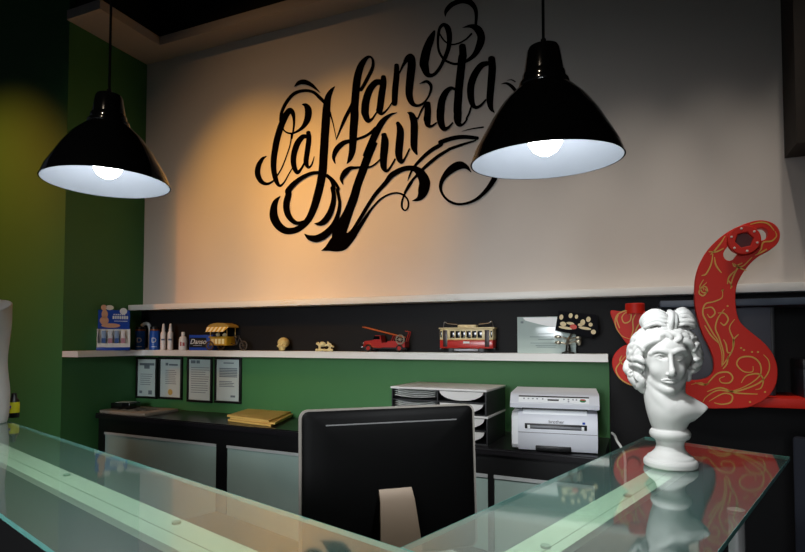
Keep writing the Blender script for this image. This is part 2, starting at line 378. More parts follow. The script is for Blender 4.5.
word('word_mano', [
    t1((668, 130, 5), (640, 165, 30), (615, 220, 46), (604, 300, 55), (598, 400, 60), (588, 552, 60))+t2((582, 180, 60), (573, 320, 60), (555, 430, 58))+t3((475, 0, 58), (452, 90, 58), (425, 180, 54), (388, 262, 48), (340, 318, 44), (280, 355, 45), (210, 362, 50), (150, 325, 58), (112, 260, 62), (108, 190, 52), (125, 130, 36), (160, 88, 5)),
    t1((630, 335, 16), (655, 420, 9), (680, 540, 5)),
    t5((127, 315, 4), (160, 232, 16), (200, 140, 26), (250, 40, 24))+t4((262, 460, 20),),
    t4((322, 395, 24), (370, 310, 26), (413, 220, 24), (418, 165, 20), (402, 135, 14), (372, 138, 24), (332, 185, 44), (306, 250, 52), (290, 330, 56), (280, 430, 56), (272, 540, 58))+t5((272, 120, 60), (265, 220, 58), (260, 310, 55), (254, 400, 48), (235, 465, 32), (212, 502, 5)),
    t5((120, 502, 6), (108, 452, 26), (130, 392, 40), (180, 342, 36), (240, 322, 26), (310, 303, 20), (380, 272, 20), (440, 222, 26)),
    t4((488, 335, 40), (440, 335, 44), (392, 392, 50), (362, 480, 55), (355, 552, 56))+t5((357, 110, 52), (378, 160, 38), (410, 150, 18), (445, 100, 12)),
    t4((500, 290, 36), (500, 340, 46), (485, 440, 50), (472, 540, 48))+t5((466, 85, 44), (490, 108, 22), (530, 75, 12), (567, 22, 10)),
    t4((604, 198, 34), (603, 280, 42), (592, 400, 45), (588, 505, 40)),
    t4((622, 268, 8), (658, 195, 20), (690, 145, 40), (718, 135, 48), (723, 190, 58), (712, 300, 58), (703, 420, 52), (722, 490, 40), (760, 517, 22))+t7((95, 427, 18), (135, 385, 14), (163, 322, 18), (164, 278, 24), (130, 248, 22), (75, 266, 4)),
    t6((272, 245, 16), (242, 310, 50), (208, 400, 62), (190, 490, 66))+t7((115, 130, 62), (138, 192, 40), (185, 195, 24), (235, 140, 24), (270, 70, 26), (298, 0, 28))+t6((355, 460, 28), (382, 380, 32), (390, 300, 38), (378, 225, 42), (345, 195, 28), (316, 218, 22), (303, 270, 20), (299, 340, 18), (310, 410, 18), (350, 470, 18), (410, 500, 18), (460, 502, 18), (530, 478, 24), (590, 428, 36), (630, 350, 54), (640, 285, 56), (612, 230, 54), (560, 206, 28), (495, 218, 4)),
    t6((357, 130, 5), (365, 85, 28), (410, 35, 36), (480, 8, 36), (545, 14, 42), (590, 60, 32), (602, 120, 24), (598, 190, 20)),
    t6((565, 265, 14), (520, 310, 12), (460, 342, 12), (400, 350, 12), (350, 322, 12), (313, 268, 12))])
word('word_zurda', [
    t5((607, 100, 4), (552, 118, 20), (492, 172, 42), (442, 260, 50), (402, 350, 52), (365, 450, 55))+t8((190, 90, 56), (148, 190, 58), (108, 300, 58), (60, 430, 58))+t3((740, 100, 62), (700, 205, 66), (655, 310, 84), (620, 390, 96), (600, 430, 70)),
    t3((484, 518, 3), (530, 500, 40), (590, 470, 110), (650, 440, 130), (720, 405, 66), (770, 350, 34))+t11((275, 305, 24), (330, 225, 17), (400, 150, 14), (470, 112, 13), (530, 102, 13), (585, 122, 13), (616, 165, 13), (616, 215, 12), (592, 240, 12), (568, 215, 14), (570, 160, 14), (600, 90, 13), (650, 15, 13))+t8((430, 500, 14), (470, 425, 18), (530, 355, 20), (600, 285, 24), (690, 210, 25), (770, 160, 22))+t9((240, 305, 22), (340, 270, 18), (440, 240, 10)),
    t8((455, 402, 3), (470, 360, 14), (500, 300, 18), (560, 230, 24), (640, 160, 28), (720, 112, 28))+t9((160, 255, 32), (260, 222, 32), (350, 212, 30), (455, 222, 26)),
    t9((330, 168, 3), (400, 150, 8), (500, 135, 12)),
    t11((135, 425, 8), (180, 390, 20), (240, 300, 26), (300, 200, 26), (360, 110, 28), (440, 20, 32))+t8((330, 355, 40), (420, 308, 38), (500, 303, 40), (555, 340, 64), (588, 410, 80), (578, 475, 76))+t11((722, 120, 56), (695, 150, 30), (648, 165, 4)),
    t8((270, 35, 36), (272, 120, 55), (264, 220, 52), (266, 290, 44), (288, 322, 24), (316, 298, 16), (356, 228, 12)),
    t5((495, 270, 26), (515, 320, 48), (506, 420, 52)),
    t5((612, 180, 26), (633, 240, 50), (626, 350, 55), (622, 430, 52), (637, 485, 34), (665, 468, 16), (706, 385, 12)),
    t5((690, 98, 5), (722, 118, 42), (742, 180, 52), (742, 280, 52), (742, 370, 46), (764, 428, 14)),
    t5((765, 140, 10),)+t7((62, 540, 10), (88, 478, 12), (125, 420, 18)),
    t7((140, 420, 38), (140, 480, 48), (135, 552, 50))+t9((57, 60, 50), (62, 112, 42), (88, 128, 20), (130, 100, 12)),
    t7((365, 318, 14), (325, 300, 26), (282, 335, 44), (252, 400, 52), (240, 480, 55))+t9((160, 10, 55), (162, 85, 52), (186, 145, 38), (222, 138, 20), (258, 100, 12)),
    t6((492, 362, 48), (497, 440, 56))+t7((412, 60, 58), (402, 150, 58), (390, 260, 58), (378, 400, 58), (374, 480, 58))+t9((298, 20, 57), (296, 75, 54), (308, 112, 38), (338, 113, 18), (372, 72, 12))+t7((445, 540, 12), (466, 500, 14), (482, 445, 12)),
    t7((610, 105, 34), (562, 122, 44), (512, 190, 50), (482, 272, 52), (478, 350, 50), (490, 420, 40), (518, 452, 26), (556, 438, 18), (598, 392, 12)),
    t7((643, 65, 50), (648, 150, 55), (636, 300, 52), (630, 400, 48), (640, 460, 32), (665, 492, 8))])
for st_ in ([
    t1((350, 130, 4), (385, 100, 28), (430, 94, 35), (480, 115, 28), (520, 147, 16), (554, 180, 3)),
    t2((735, 430, 4), (722, 385, 28), (750, 335, 42))+t8((0, 302, 30), (40, 297, 20), (100, 292, 14), (160, 290, 12), (205, 262, 12), (242, 228, 10)),
    t2((540, 336, 24), (490, 340, 26), (420, 370, 30), (350, 420, 36), (300, 480, 42))+t3((225, 70, 44), (207, 150, 46), (216, 220, 45), (245, 270, 38), (290, 300, 28), (340, 290, 20), (382, 260, 5)),
    t2((590, 350, 20), (640, 395, 24), (662, 460, 26))+t3((570, 20, 28), (582, 80, 32), (575, 150, 38), (550, 225, 44), (510, 282, 44), (470, 305, 30), (428, 303, 4)),
    t2((610, 352, 12), (660, 400, 20), (697, 460, 22))+t3((610, 40, 22), (628, 140, 24), (615, 230, 30), (580, 318, 42), (520, 385, 52), (450, 422, 52), (390, 415, 38), (350, 385, 4)),
    t10((325, 176, 4), (290, 135, 30), (235, 120, 58), (170, 150, 55), (112, 210, 36), (83, 280, 25), (95, 340, 18), (140, 395, 18), (210, 425, 18), (290, 420, 18), (370, 385, 22), (440, 322, 30), (490, 255, 36), (518, 200, 42), (526, 140, 40)),
    t7((722, 268, 4), (760, 262, 16), (800, 285, 25), (840, 330, 25)),
    t7((765, 240, 3), (800, 235, 8), (830, 250, 10))]): word('flourish', [st_])

# ------------------------------------------------------------------ pendant lamps
LAMPI = mat('greyed_enamel', '#868b90', .5)  # white shade lining coloured mid-grey to tone down its glare under the bulb
BULBM = mat('lit_bulb', '#f4f8ff', .4, emit=BULB)
RIM = 1.852
def pendant(loc, label):
    t = thing('pendant_lamp', label, 'lamp', loc, 0, 'black dome pendant lamps')
    out = [(.175, 0), (.1735, .004), (.164, .03), (.148, .058), (.124, .1), (.097, .138), (.070, .165), (.056, .176)]
    inn = [(.0555, .174), (.069, .163), (.096, .136), (.1225, .0985), (.1465, .057), (.162, .03), (.1715, .0045), (.1735, .0)]
    MB().lathe(out+[(.0555, .1745)]+[(r, z+.0006) for r, z in inn[1:-1]]+[(.1735, .0)], 64, cap=False).build('shade', BLACKG, t)
    li = [(r-.0012, z) for r, z in inn]
    MB().lathe([(.001, .172)]+li+[(r-.0008, z) for r, z in li[::-1]]+[(.001, .1705)], 64, cap=False).build('reflector', LAMPI, t)
    MB().lathe([(.058, .174), (.0585, .178), (.0565, .186), (.0505, .190), (.0495, .203), (.047, .207)], 48).build('collar', BLACKG, t)
    MB().lathe([(.046, .205), (.0445, .215), (.038, .258), (.034, .266), (.024, .271), (.008, .273), (.006, .285), (0, .286)], 48).build('socket_cap', BLACKG, t)
    MB().lathe([(.0, .015), (.014, .017), (.028, .026), (.038, .042), (.041, .058), (.037, .078), (.026, .1), (.017, .118), (.014, .135), (0, .136)], 32).build('bulb', BULBM, t)
    bl = bpy.data.lights.new('bulb_beam', 'SPOT'); bl.energy = BEAM; bl.color = (.93, .97, 1); bl.spot_size = math.radians(150); bl.spot_blend = .6; bl.shadow_soft_size = .03  # extra spot added at the bulb, brightening the counter below
    bo_ = bpy.data.objects.new('bulb_beam', bl); COL.objects.link(bo_); bo_.parent = t; bo_.location = (0, 0, .005)
    MB().lathe([(.018, .13), (.02, .135), (.02, .170), (0, .172)], 24).build('socket', BLACK, t)
    MB().cyl((0, 0, .28), (0, 0, 5.0-loc[2]), .0035, 8).build('cord', mat('black_cord', '#030303', .9, spec=.05), t)
    return t
a = atd(544.5, 160, 1.28); pl = pendant(tuple(a), 'black dome pendant lamp on the right, hanging above the white bust')
a = atd(107.5, 183.5, 1.65); pr = dup(pl, tuple(a), 0, 'black dome pendant lamp on the left, hanging in front of the green wall')

pv = Vector((0, 0, .275)); tilt = Matrix.Rotation(math.radians(3.5), 3, 'X')        # the right shade hangs a little askew on its cord
for ch in pl.children:
    if ch.name.startswith('cord'): continue
    ch.rotation_euler = tilt.to_euler(); ch.location = pv-tilt @ (pv-ch.location)

# ------------------------------------------------------------------ reception counter
C0 = np.array([-.374, -2.252]); A = np.array([-.953, .302]); NA = np.array([-.302, -.953]); B = np.array([.303, .953]); NB = np.array([.953, -.303])
def cp(a=0, na=0, b=0, nb=0): return tuple(C0+A*a+NA*na+B*b+NB*nb)
GLASS = glass_mat(); EDGE = mat('polished_glass_edge', '#6faea4', .2, noise='#5b978e', nscale=40)
def sheet(name, poly, label):
    t = thing(name, label, 'counter top', (poly[0][0], poly[0][1], 1.09))
    loc = [(x-poly[0][0], y-poly[0][1]) for x, y in poly]
    n = len(loc)
    mb = MB(); vs = [(x, y, 0) for x, y in loc]+[(x, y, .01) for x, y in loc]
    mb.add(vs, [tuple(range(n))[::-1], tuple(range(n, 2*n))]); mb.build('glass_pane', GLASS, t, fix=False)
    mb = MB(); cen = np.mean(loc, 0)
    inner = [tuple(np.array(p)+(cen-np.array(p))/np.linalg.norm(cen-np.array(p))*.0014) for p in loc]
    for i in range(n):
        j = (i+1) % n
        mb.add([(*loc[i], -.0003), (*loc[j], -.0003), (*loc[j], .0103), (*loc[i], .0103), (*inner[i], -.0003), (*inner[j], -.0003), (*inner[j], .0103), (*inner[i], .0103)],
               [(0, 1, 2, 3), (5, 4, 7, 6), (3, 2, 6, 7), (1, 0, 4, 5)])
    mb.build('polished_edge', EDGE, t); return t
fl = onZ(645, 437, 1.10); fr = onZ(790, 457, 1.10)
ccw = lambda P: P if sum(P[i][0]*P[(i+1) % len(P)][1]-P[(i+1) % len(P)][0]*P[i][1] for i in range(len(P))) > 0 else P[::-1]
sheet('glass_counter_top', ccw([cp(a=-.41), cp(a=2.75), cp(a=2.75, na=.385), cp(a=-.41, na=.385)]), 'long green glass counter sheet running left below the left lamp')
sheet('glass_counter_top', ccw([cp(b=.002), cp(b=.002, nb=.41), (fr[0], fr[1]), (fl[0], fl[1])]), 'green glass counter sheet on the right under the white bust')

CTOP = mat('pale_counter_ledge', '#d9dcc8', .6, noise='#cfd3bd', nscale=9)
CFR = mat('black_counter_front', '#0d0c0c', .5)
t = thing('reception_counter', 'black L-shaped counter wall with pale top ledge under the glass sheets', 'counter', (C0[0], C0[1], 0))
rel = lambda p: (p[0]-C0[0], p[1]-C0[1])
A0_, A1_, B0_, B1_, LT_ = .141, .229, .122, .196, 1.085
MB().prism([rel(p) for p in (cp(nb=B1_, na=A1_), cp(nb=B1_, b=1.22), cp(nb=B0_, b=1.22), cp(nb=B0_, na=A0_), cp(na=A0_, a=2.7), cp(na=A1_, a=2.7))], 0, LT_-.015).build('counter_wall', CFR, t)
MB().prism([rel(p) for p in (cp(nb=B0_, b=1.22), cp(nb=B0_, na=A0_), cp(nb=B1_, na=A0_), cp(nb=B1_, b=1.22))], LT_-.015, LT_).build('top_ledge', CTOP, t)
MB().prism([rel(p) for p in (cp(na=A0_, a=2.7), cp(na=A0_, nb=B1_), cp(na=A1_, nb=B1_), cp(na=A1_, a=2.7))], LT_-.015, LT_).build('top_ledge', CTOP, t)
for p in [cp(a=x_, na=A0_+.02) for x_ in (.45, 1.05, 1.7, 2.4)]+[cp(b=x_, nb=B0_+.045) for x_ in (.2, .62, 1.12)]:
    x, y = rel(p); MB().lathe([(.009, LT_), (.009, 1.0895)], 16, Matrix.Translation((x, y, 0))).build('glass_pad', mat('clear_rubber_pad', '#93a48e', .6), t)
SE = mat('ledge_seam', '#8f9a80', .7)
mb = MB().prism([rel(p) for p in (cp(a=0, na=A0_+.052), cp(a=2.7, na=A0_+.052), cp(a=2.7, na=A0_+.0535), cp(a=0, na=A0_+.0535))], LT_, LT_+.0006)
mb.build('seam', SE, t)
MB().prism([rel(p) for p in (cp(b=.05, nb=B0_+.05), cp(b=1.2, nb=B0_+.05), cp(b=1.2, nb=B0_+.0515), cp(b=.05, nb=B0_+.0515))], LT_, LT_+.0006).build('seam', SE, t)
# chrome corner post below the right sheet
pp = onZ(736, 509, 1.09)
t = thing('chrome_post', 'shiny chrome post below the near right edge of the glass', 'post', (pp[0], pp[1], 0))
MB().lathe([(.05, 0), (.05, .012), (.016, .016), (.016, 1.08), (.018, 1.082), (.018, 1.0895)], 24).build('pole', mat('satin_chrome', '#d5d5d5', .25, .7), t)

# desk behind the counter
t = thing('work_desk', 'black desk top behind the counter under the computer', 'desk', (C0[0], C0[1], 0))
MB().prism([rel(p) for p in (cp(nb=.03, b=1.0, na=0), cp(nb=.03, na=-.0), cp(a=1.6), cp(a=1.6, na=-.62), cp(a=.55, na=-.62), cp(a=.55, na=-1.0))], .67, .70).build('desk_top', BLACK, t)
for p in (cp(a=1.5, na=-.55), cp(a=1.5, na=-.06), cp(b=.9, nb=-.05), cp(a=.55, na=-.9)):
    x, y = rel(p); MB().box(x-.025, x+.025, y-.025, y+.025, 0, .67, .004).build('leg', BLACK, t)
q4 = [onZ(u, v, .702) for u, v in ((410, 546), (424, 539.5), (462, 554), (448, 562))]
tag(MB().prism([(p[0], p[1]) for p in q4], .7005, .703).build('paper_sheet', PAPER), 'white sheet of paper on the desk seen through the glass corner', 'paper')

# ------------------------------------------------------------------ all-in-one computer seen from behind
ctr = (-.673, -1.62)
t = thing('desktop_computer', 'black-backed desktop computer with silver rim seen from behind', 'computer', (ctr[0], ctr[1], .70), math.atan2(.66, .75))
def rrect(w, h, r, n=6):
    P = []
    for cx, cy, a0 in ((w/2-r, h/2-r, 0), (-w/2+r, h/2-r, PI/2), (-w/2+r, -h/2+r, PI), (w/2-r, -h/2+r, 3*PI/2)):
        for k in range(n+1): P.append((cx+r*math.cos(a0+PI/2*k/n), cy+r*math.sin(a0+PI/2*k/n)))
    return P
ZC = .552-.215
tl = Matrix.Translation((0, 0, ZC)) @ Matrix.Rotation(math.radians(-3), 4, 'X') @ FRONT
MB().prism(rrect(.541, .432, .026), -.009, .008, tl).build('rim', mat('silver_rim', '#8f8a82', .45, .3), t)
prof = [(1, .0081), (.992, .012), (.97, .018), (.9, .026), (.7, .034), (.4, .038), (.0, .0385)]
mb = MB(); base = rrect(.527, .422, .019); vs = []; fs = []; n = len(base)
for s, z in prof[:-1]: vs += [(x*s if s > .95 else x*s, y*s, z) for x, y in base]
for i in range(len(prof)-2):
    for k in range(n): fs.append((i*n+k, i*n+(k+1) % n, (i+1)*n+(k+1) % n, (i+1)*n+k))
fs.append(tuple((len(prof)-2)*n+k for k in range(n))); mb.add(vs, fs, tl); mb.build('back_shell', mat('black_back_shell', '#030303', .6, spec=.1), t)
MB().prism(rrect(.50, .39, .01), -.0105, -.0091, tl).build('screen', BLACKG, t)
MB().box(-.20, .20, .170, .174, .02, .0318, .001, tl).build('vent_slot', mat('vent_grey', '#6a6a6a', .4), t)
# stand: bent aluminium plate
def stand_plate():
    prof = [(-.030, .325, .084), (-.058, .29, .088), (-.085, .2, .10), (-.115, .09, .115), (-.128, .03, .122), (-.125, .008, .125), (-.10, .0, .128), (0, .0, .14), (.07, .0, .14)]
    vs = []; fs = []
    for i, (y, z, wd) in enumerate(prof):
        a = prof[max(i-1, 0)]; b = prof[min(i+1, len(prof)-1)]; ty, tz = b[0]-a[0], b[1]-a[1]; l = math.hypot(ty, tz); ny, nz = -tz/l, ty/l
        h = .004; zb = .004; wd *= 1.16
        for sx in (-1, 1):
            vs += [(sx*wd/2, y+ny*h, z+nz*h+zb), (sx*wd/2, y-ny*h, z-nz*h+zb)]
    for i in range(len(prof)-1):
        b = 4*i; fs += [(b, b+2, b+6, b+4), (b+3, b+1, b+5, b+7), (b+1, b, b+4, b+5), (b+2, b+3, b+7, b+6)]
    fs += [(0, 1, 3, 2), (len(vs)-4, len(vs)-2, len(vs)-1, len(vs)-3)]
    return MB().add(vs, fs)
st = stand_plate().build('stand', mat('warm_aluminium', '#6f5f4e', .5, .3), t)
MB().lathe([(.017, 0), (.017, .004), (.012, .006), (0, .005)], 24, Matrix.Translation((0, -.106, .145)) @ Matrix.Rotation(math.radians(73), 4, 'X')).build('cable_hole', BLACK, t)

# ------------------------------------------------------------------ low cabinet along the back wall
ZCAB = .945
FA, FB = np.array([-3.46, -.40]), np.array([-.14, -.585])      # front top edge
dirF = (FB-FA)/np.linalg.norm(FB-FA); nF = np.array([dirF[1], -dirF[0]])
nF = nF if nF[1] < 0 else -nF
t = thing('low_cabinet', 'long black low cabinet with frosted glass doors under the framed papers', 'cabinet', (0, 0, 0))
def fpt(u, v, off=0):                              # pixel onto the cabinet front plane
    r = ray(u, v); P = FA+nF*off; k = ((P-CAM[:2])@nF)/(r[:2]@nF); return CAM+r*k
def bar(a, b, y0, y1):                             # strip (x along the front), as quad footprint
    return [tuple(a+nF*y0), tuple(b+nF*y0), tuple(b+nF*y1), tuple(a+nF*y1)]
CBLK = mat('black_stained_wood', '#121114', .3, noise='#1d1b1e', nscale=18)
MB().prism([tuple(FA), tuple(FB), (-.14, -.05), (XL+.02, -.05), (XL+.02, -.40)], ZCAB-.035, ZCAB).build('top_board', CBLK, t)
MB().prism(bar(FA, FB, .0, .012), ZCAB-.028, ZCAB-.006).build('top_moulding', CBLK, t)
MB().prism([tuple(FA-nF*.035), tuple(FB-nF*.035), (-.14, -.06), (XL+.03, -.06), (XL+.03, -.36)], .06, ZCAB-.035).build('carcass', BLACK, t)
FROST = mat('frosted_green_glass', '#a3b9b1', .38, noise='#9ab0a8', nscale=6)
LN = np.linalg.norm(FB-FA)
def fs_(u, v): q = fpt(u, v, -.03); return float((q[:2]-FA)@dirF), float(q[2])
dx = [fs_(107, 431), fs_(218.5, 443), fs_(229, 445), fs_(298, 453), fs_(478, 472), fs_(492, 474)]
ztop = ZCAB-.125
spans = [(dx[0][0], dx[1][0]), (dx[2][0], dx[2][0]+.80), (dx[2][0]+.86, dx[5][0]-.015), (dx[5][0]+.015, LN-.04)]
MB().prism(bar(FA, FB, -.035, -.012), ztop, ZCAB-.035).build('front_rail', BLACK, t)
for s0, s1 in spans:
    d = MB().prism(bar(FA+dirF*s0, FA+dirF*s1, -.034, -.018), .1, ztop).build('door', FROST, t)
    MB().prism(bar(FA+dirF*s0, FA+dirF*s1, -.018, -.008), ztop-.016, ztop).build('handle_strip', mat('satin_metal_strip', '#c4c8c8', .35, .2), d)
edges = [0]+[x for s in spans for x in s]+[LN]
for k in range(0, len(edges), 2):
    if edges[k+1]-edges[k] > .004: MB().prism(bar(FA+dirF*edges[k], FA+dirF*edges[k+1], -.035, -.012), .06, ztop).build('stile', BLACK, t)
MB().prism(bar(FA, FB, -.035, -.012), .0, .1).build('plinth', BLACK, t)

# framed papers on the green panel
FRM = mat('black_frame_wood', '#0c0b0b', .35)
def frame(u0, u1, v0, v1, kind, label):
    a = onY(u0, v0, -.055); b = onY(u1, v1, -.055); a[0] = max(a[0], XL+.005); wd, hh = b[0]-a[0], a[2]-b[2]
    t = thing('framed_certificate', label, 'picture frame', ((a[0]+b[0])/2, -.046, b[2]), 0, 'framed papers under the lower shelf')
    bw = .016; mb = MB()
    mb.box(-wd/2, wd/2, -.016, -.001, 0, bw, .002); mb.box(-wd/2, wd/2, -.016, -.001, hh-bw, hh, .002)
    mb.box(-wd/2, -wd/2+bw, -.016, -.001, bw, hh-bw, .002); mb.box(wd/2-bw, wd/2, -.016, -.001, bw, hh-bw, .002)
    mb.build('frame_border', FRM, t)
    pz = MB().box(-wd/2+bw-.002, wd/2-bw+.002, -.008, -.003, bw-.002, hh-bw+.002).build('paper', mat('framed_paper', '#c6d4d0', .3, coat=.6), t)
    mb = MB(); rnd = random.Random(kind); W = wd-2*bw
    def ln(z, x0, x1, th): mb.box(-W/2+x0*W, -W/2+x1*W, -.0086, -.0078, z, z+th)
    if kind == 0:
        ln(hh*.80, .1, .9, .018); ln(hh*.72, .35, .65, .03)
        for k in range(6): ln(hh*(.58-.05*k), .15, .6+.25*rnd.random(), .004)
        ln(hh*.12, .1, .25, .02); ln(hh*.10, .6, .8, .03)
    elif kind == 1:
        ln(hh*.80, .25, .38, .02); ln(hh*.80, .42, .85, .012)
        for k in range(8): ln(hh*(.68-.045*k), .25, .7+.1*rnd.random(), .004)
    elif kind == 2:
        ln(hh*.86, .08, .3, .022); ln(hh*.86, .34, .5, .022)
        for k in range(12): ln(hh*(.76-.05*k), .1, .75+.2*rnd.random(), .004)
    else:
        ln(hh*.86, .3, .75, .008)
        for k in range(6): ln(hh*(.74-.035*k), .12, .9, .007)
        for k in range(4): ln(hh*(.46-.035*k), .12, .6+.3*rnd.random(), .005)
        ln(hh*.13, .62, .82, .014)
    mb.build('printing', mat('grey_print', '#6d7a80', .6), t)
    if kind == 1:
        MB().lathe([(.022, 0), (.022, .001)], 24, Matrix.Translation((0, -.0078, hh*.17)) @ FRONT).build('seal', mat('gold_seal', '#b9a55a', .5), t)
    return t
frame(136, 157, 357, 399, 0, 'leftmost black framed paper, with a dark red photo heading')
frame(159, 182, 357, 400, 1, 'black framed certificate with a round gold seal near its foot')
frame(187.5, 212, 357, 403, 2, 'black framed paper with a bold heading at its top left')
frame(215, 241, 357, 404, 3, 'rightmost black framed paper, with a signature at its foot')

# objects on the cabinet
t = thing('picture_board', 'flat grey-brown board lying on the left end of the cabinet', 'board', (-3.28, -.245, ZCAB), math.radians(-2))
MB().box(-.18, .27, -.14, .14, 0, .02, .003).build('board', mat('grey_brown_slate', '#978f82', .5), t)
mb = MB()
for k in range(5): mb.box(-.1+.06*k, -.07+.06*k, -.07+.02*(k % 3), .06-.02*(k % 2), .0195, .0208)
mb.build('dark_pattern', INK, t)
t = thing('card_box', 'small black box with pale lid on the grey-brown board', 'box', (-3.38, -.235, ZCAB+.0215), math.radians(12))
MB().box(-.075, .075, -.06, .06, 0, .042, .004).build('case', BLACKG, t); MB().box(-.055, .055, -.04, .04, .0415, .0435).build('lid_label', mat('pale_label', '#b7b9b3', .4), t)
KRAFT = mat('kraft_paper', '#e6bd68', .7, noise='#dcb05a', nscale=8)
offs = [((0, 0), 0), ((.012, .004), .03), ((-.01, .006), -.02)]
base4 = [onZ(u, v, ZCAB+.02) for u, v in ((228, 418), (254, 409.5), (293, 413.5), (271, 423.5))]
bc = np.mean(base4, 0)
for i, ((ox, oy), rr) in enumerate(offs):
    t = thing('kraft_envelope', ['bottom kraft envelope of the stack on the cabinet', 'middle kraft envelope of the stack on the cabinet', 'top kraft envelope of the stack on the cabinet'][i], 'envelope', (bc[0]+ox, bc[1]+oy, ZCAB+.0015+.0125*i), rr, 'kraft envelopes stacked on the cabinet')
    MB().prism([(p[0]-bc[0], p[1]-bc[1]) for p in base4], 0, .011).build('body', KRAFT, t)
    q = [(p-bc)*.96 for p in base4]; MB().prism([(q[0][0], q[0][1]), (q[1][0], q[1][1]), ((q[1][0]*.6+q[2][0]*.4)*.7, (q[1][1]*.6+q[2][1]*.4)*.7), ((q[0][0]*.6+q[3][0]*.4)*.7, (q[0][1]*.6+q[3][1]*.4)*.7)], .011, .0118).build('flap', KRAFT, t)

# letter trays
def tray_unit(loc, rz, wd, dp, hh, label, full):
    t = thing('letter_tray', label, 'letter tray', loc, rz, 'desk letter trays')
    mb = MB(); th = .007
    mb.box(-wd/2, -wd/2+th, -dp, 0, 0, hh-.012); mb.box(wd/2-th, wd/2, -dp, 0, 0, hh-.012); mb.box(-wd/2+th, wd/2-th, -.008, 0, .006, hh-.012)
    mb.box(-th/2, th/2, -dp+.004, -.008, .006, hh-.012)
    for k in (0, 1): mb.box(-wd/2+th, wd/2-th, -dp+.004, -.008, (hh-.012)*k/2, (hh-.012)*k/2+.006)
    mb.build('body', mat('black_tray_plastic', '#17181a', .45), t)
    MB().box(-wd/2-.004, wd/2+.004, -dp-.006, .002, hh-.012, hh, .003).build('top_cover', GREY_L, t)
    for c in (-1, 1):
        for r in (0, 1):
            z0 = (hh-.012)*(r/2)+.01; hz = (hh-.012)/2-.012; w2 = wd/2-.03; cx = c*(wd/4)
            if full and c == -1:
                mbp = MB()
                for kk in range(4):
                    P = [(cx-w2/2+w2*i/8, -dp+.01, z0+.006+.009*kk+(.008+.002*kk)*((i/4-1)**2)) for i in range(9)]
                    vs = []
                    for p in P: vs += [p, (p[0], -.03, p[2]), (p[0], p[1], p[2]+.0015), (p[0], -.03, p[2]+.0015)]
                    fs = []
                    for i in range(8): b = 4*i; fs += [(b, b+4, b+5, b+1), (b+2, b+3, b+7, b+6), (b, b+2, b+6, b+4)]
                    mbp.add(vs, fs)
                mbp.build('paper_stack', PAPER, t)
            else:
                P = [(cx-w2/2*math.cos(PI*i/14), z0+hz-(hz*.95)*math.sin(PI*i/14)) for i in range(15)]
                MB().prism(P, 0, .006, Matrix.Translation((0, -dp+.001, 0)) @ FRONT).build('drawer_front', GREY_L, t)
    return t
tf = onZ(497, 446, ZCAB); bl = onZ(503, 440, ZCAB)
WT = .51; TX = -.655-WT/2; TYf = -.50
tray_unit((TX, TYf+.33, ZCAB), math.radians(-2), WT, .33, .140, 'lower black and grey letter tray, standing on the cabinet', False)
tray_unit((TX+.003, TYf+.325, ZCAB+.140), math.radians(-3), WT, .33, .128, 'upper letter tray with grey cover, stacked on the other tray', True)

# printer
pw, pd, ph = .39, .36, .285
t = thing('laser_printer', 'light grey laser printer and copier on the right end of the cabinet', 'printer', (-.368, -.385, ZCAB), math.radians(6)); t.scale = (.97, .95, .93)
PB = mat('printer_grey', '#dadde4', .4); PW = mat('printer_white', '#f0f3f5', .4)
def side(P, x0, x1): 
    M = Matrix(((0, 0, 1, 0), (1, 0, 0, 0), (0, 1, 0, 0), (0, 0, 0, 1))); return MB().prism(P, x0, x1, M)
f = -pd/2
side([(f+.02, .006), (f+.004, .03), (f, .095), (f+.004, .155), (f+.03, .19), (f+.06, .195), (pd/2, .195), (pd/2, .006)], -pw/2+.03, pw/2-.004).build('body', PB, t)
side([(f+.03, .012), (f+.016, .03), (f+.014, .17), (f+.05, .187), (pd/2-.01, .187), (pd/2-.01, .012)], -pw/2, -pw/2+.03).build('side_cover', PW, t)
side([(f+.02, .172), (f+.03, .1995), (f+.12, .1995), (f+.12, .172)], -pw/2+.05, pw/2-.05).build('top_tray_lip', PW, t)
side([(f+.06, .195), (f+.06, .215), (pd/2-.01, .215), (pd/2-.01, .195)], -pw/2+.045, pw/2-.045).build('output_slot', BLACK, t)
side([(f-.015, .215), (f-.018, .235), (f+.012, .272), (f+.03, .283), (pd/2, .285), (pd/2, .195), (f+.13, .195), (f+.12, .213)], -pw/2-.004, pw/2+.004).build('scanner_lid', PB, t)
ang = math.atan2(.037, .030)
CPM = Matrix.Translation((0, f-.003, .2535)) @ Matrix.Rotation(-(PI/2-ang), 4, 'X') @ FRONT
MB().box(-pw/2+.035, pw/2-.04, -.016, .014, 0, .0025, 0, CPM).build('control_panel', PW, t)
MB().box(-pw/2+.035, pw/2-.04, .0145, .0215, 0, .0028, 0, CPM).build('panel_shadow_gap', BLACK, t)
MB().box(-.028, .022, -.005, .003, .0025, .004, 0, CPM).build('display', BLACK, t)
for i, x in enumerate((-.135, -.115, -.095, -.075, -.05, .045, .065, .065, .085, .1)):
    MB().lathe([(.004, .0025), (.004, .0042), (0, .0045)], 12, CPM @ Matrix.Translation((x, .004 if i != 7 else -.007, 0))).build('button', GREY_M, t)
MB().lathe([(.014, .0025), (.014, .0035), (0, .004)], 20, CPM @ Matrix.Translation((.128, -.001, 0)) @ Matrix.Scale(.6, 4, (0, 1, 0))).build('start_button', mat('green_button', '#2c7d4a', .4), t)
MB().lathe([(.012, .0035), (.012, .0042), (0, .0044)], 20, CPM @ Matrix.Translation((.128, .004, 0)) @ Matrix.Scale(.35, 4, (0, 1, 0))).build('stop_button', mat('red_button', '#b33a30', .4), t)
MB().box(-pw/2+.062, pw/2-.05, f-.002, f+.01, .112, .138, .003).build('paper_slot', BLACK, t)
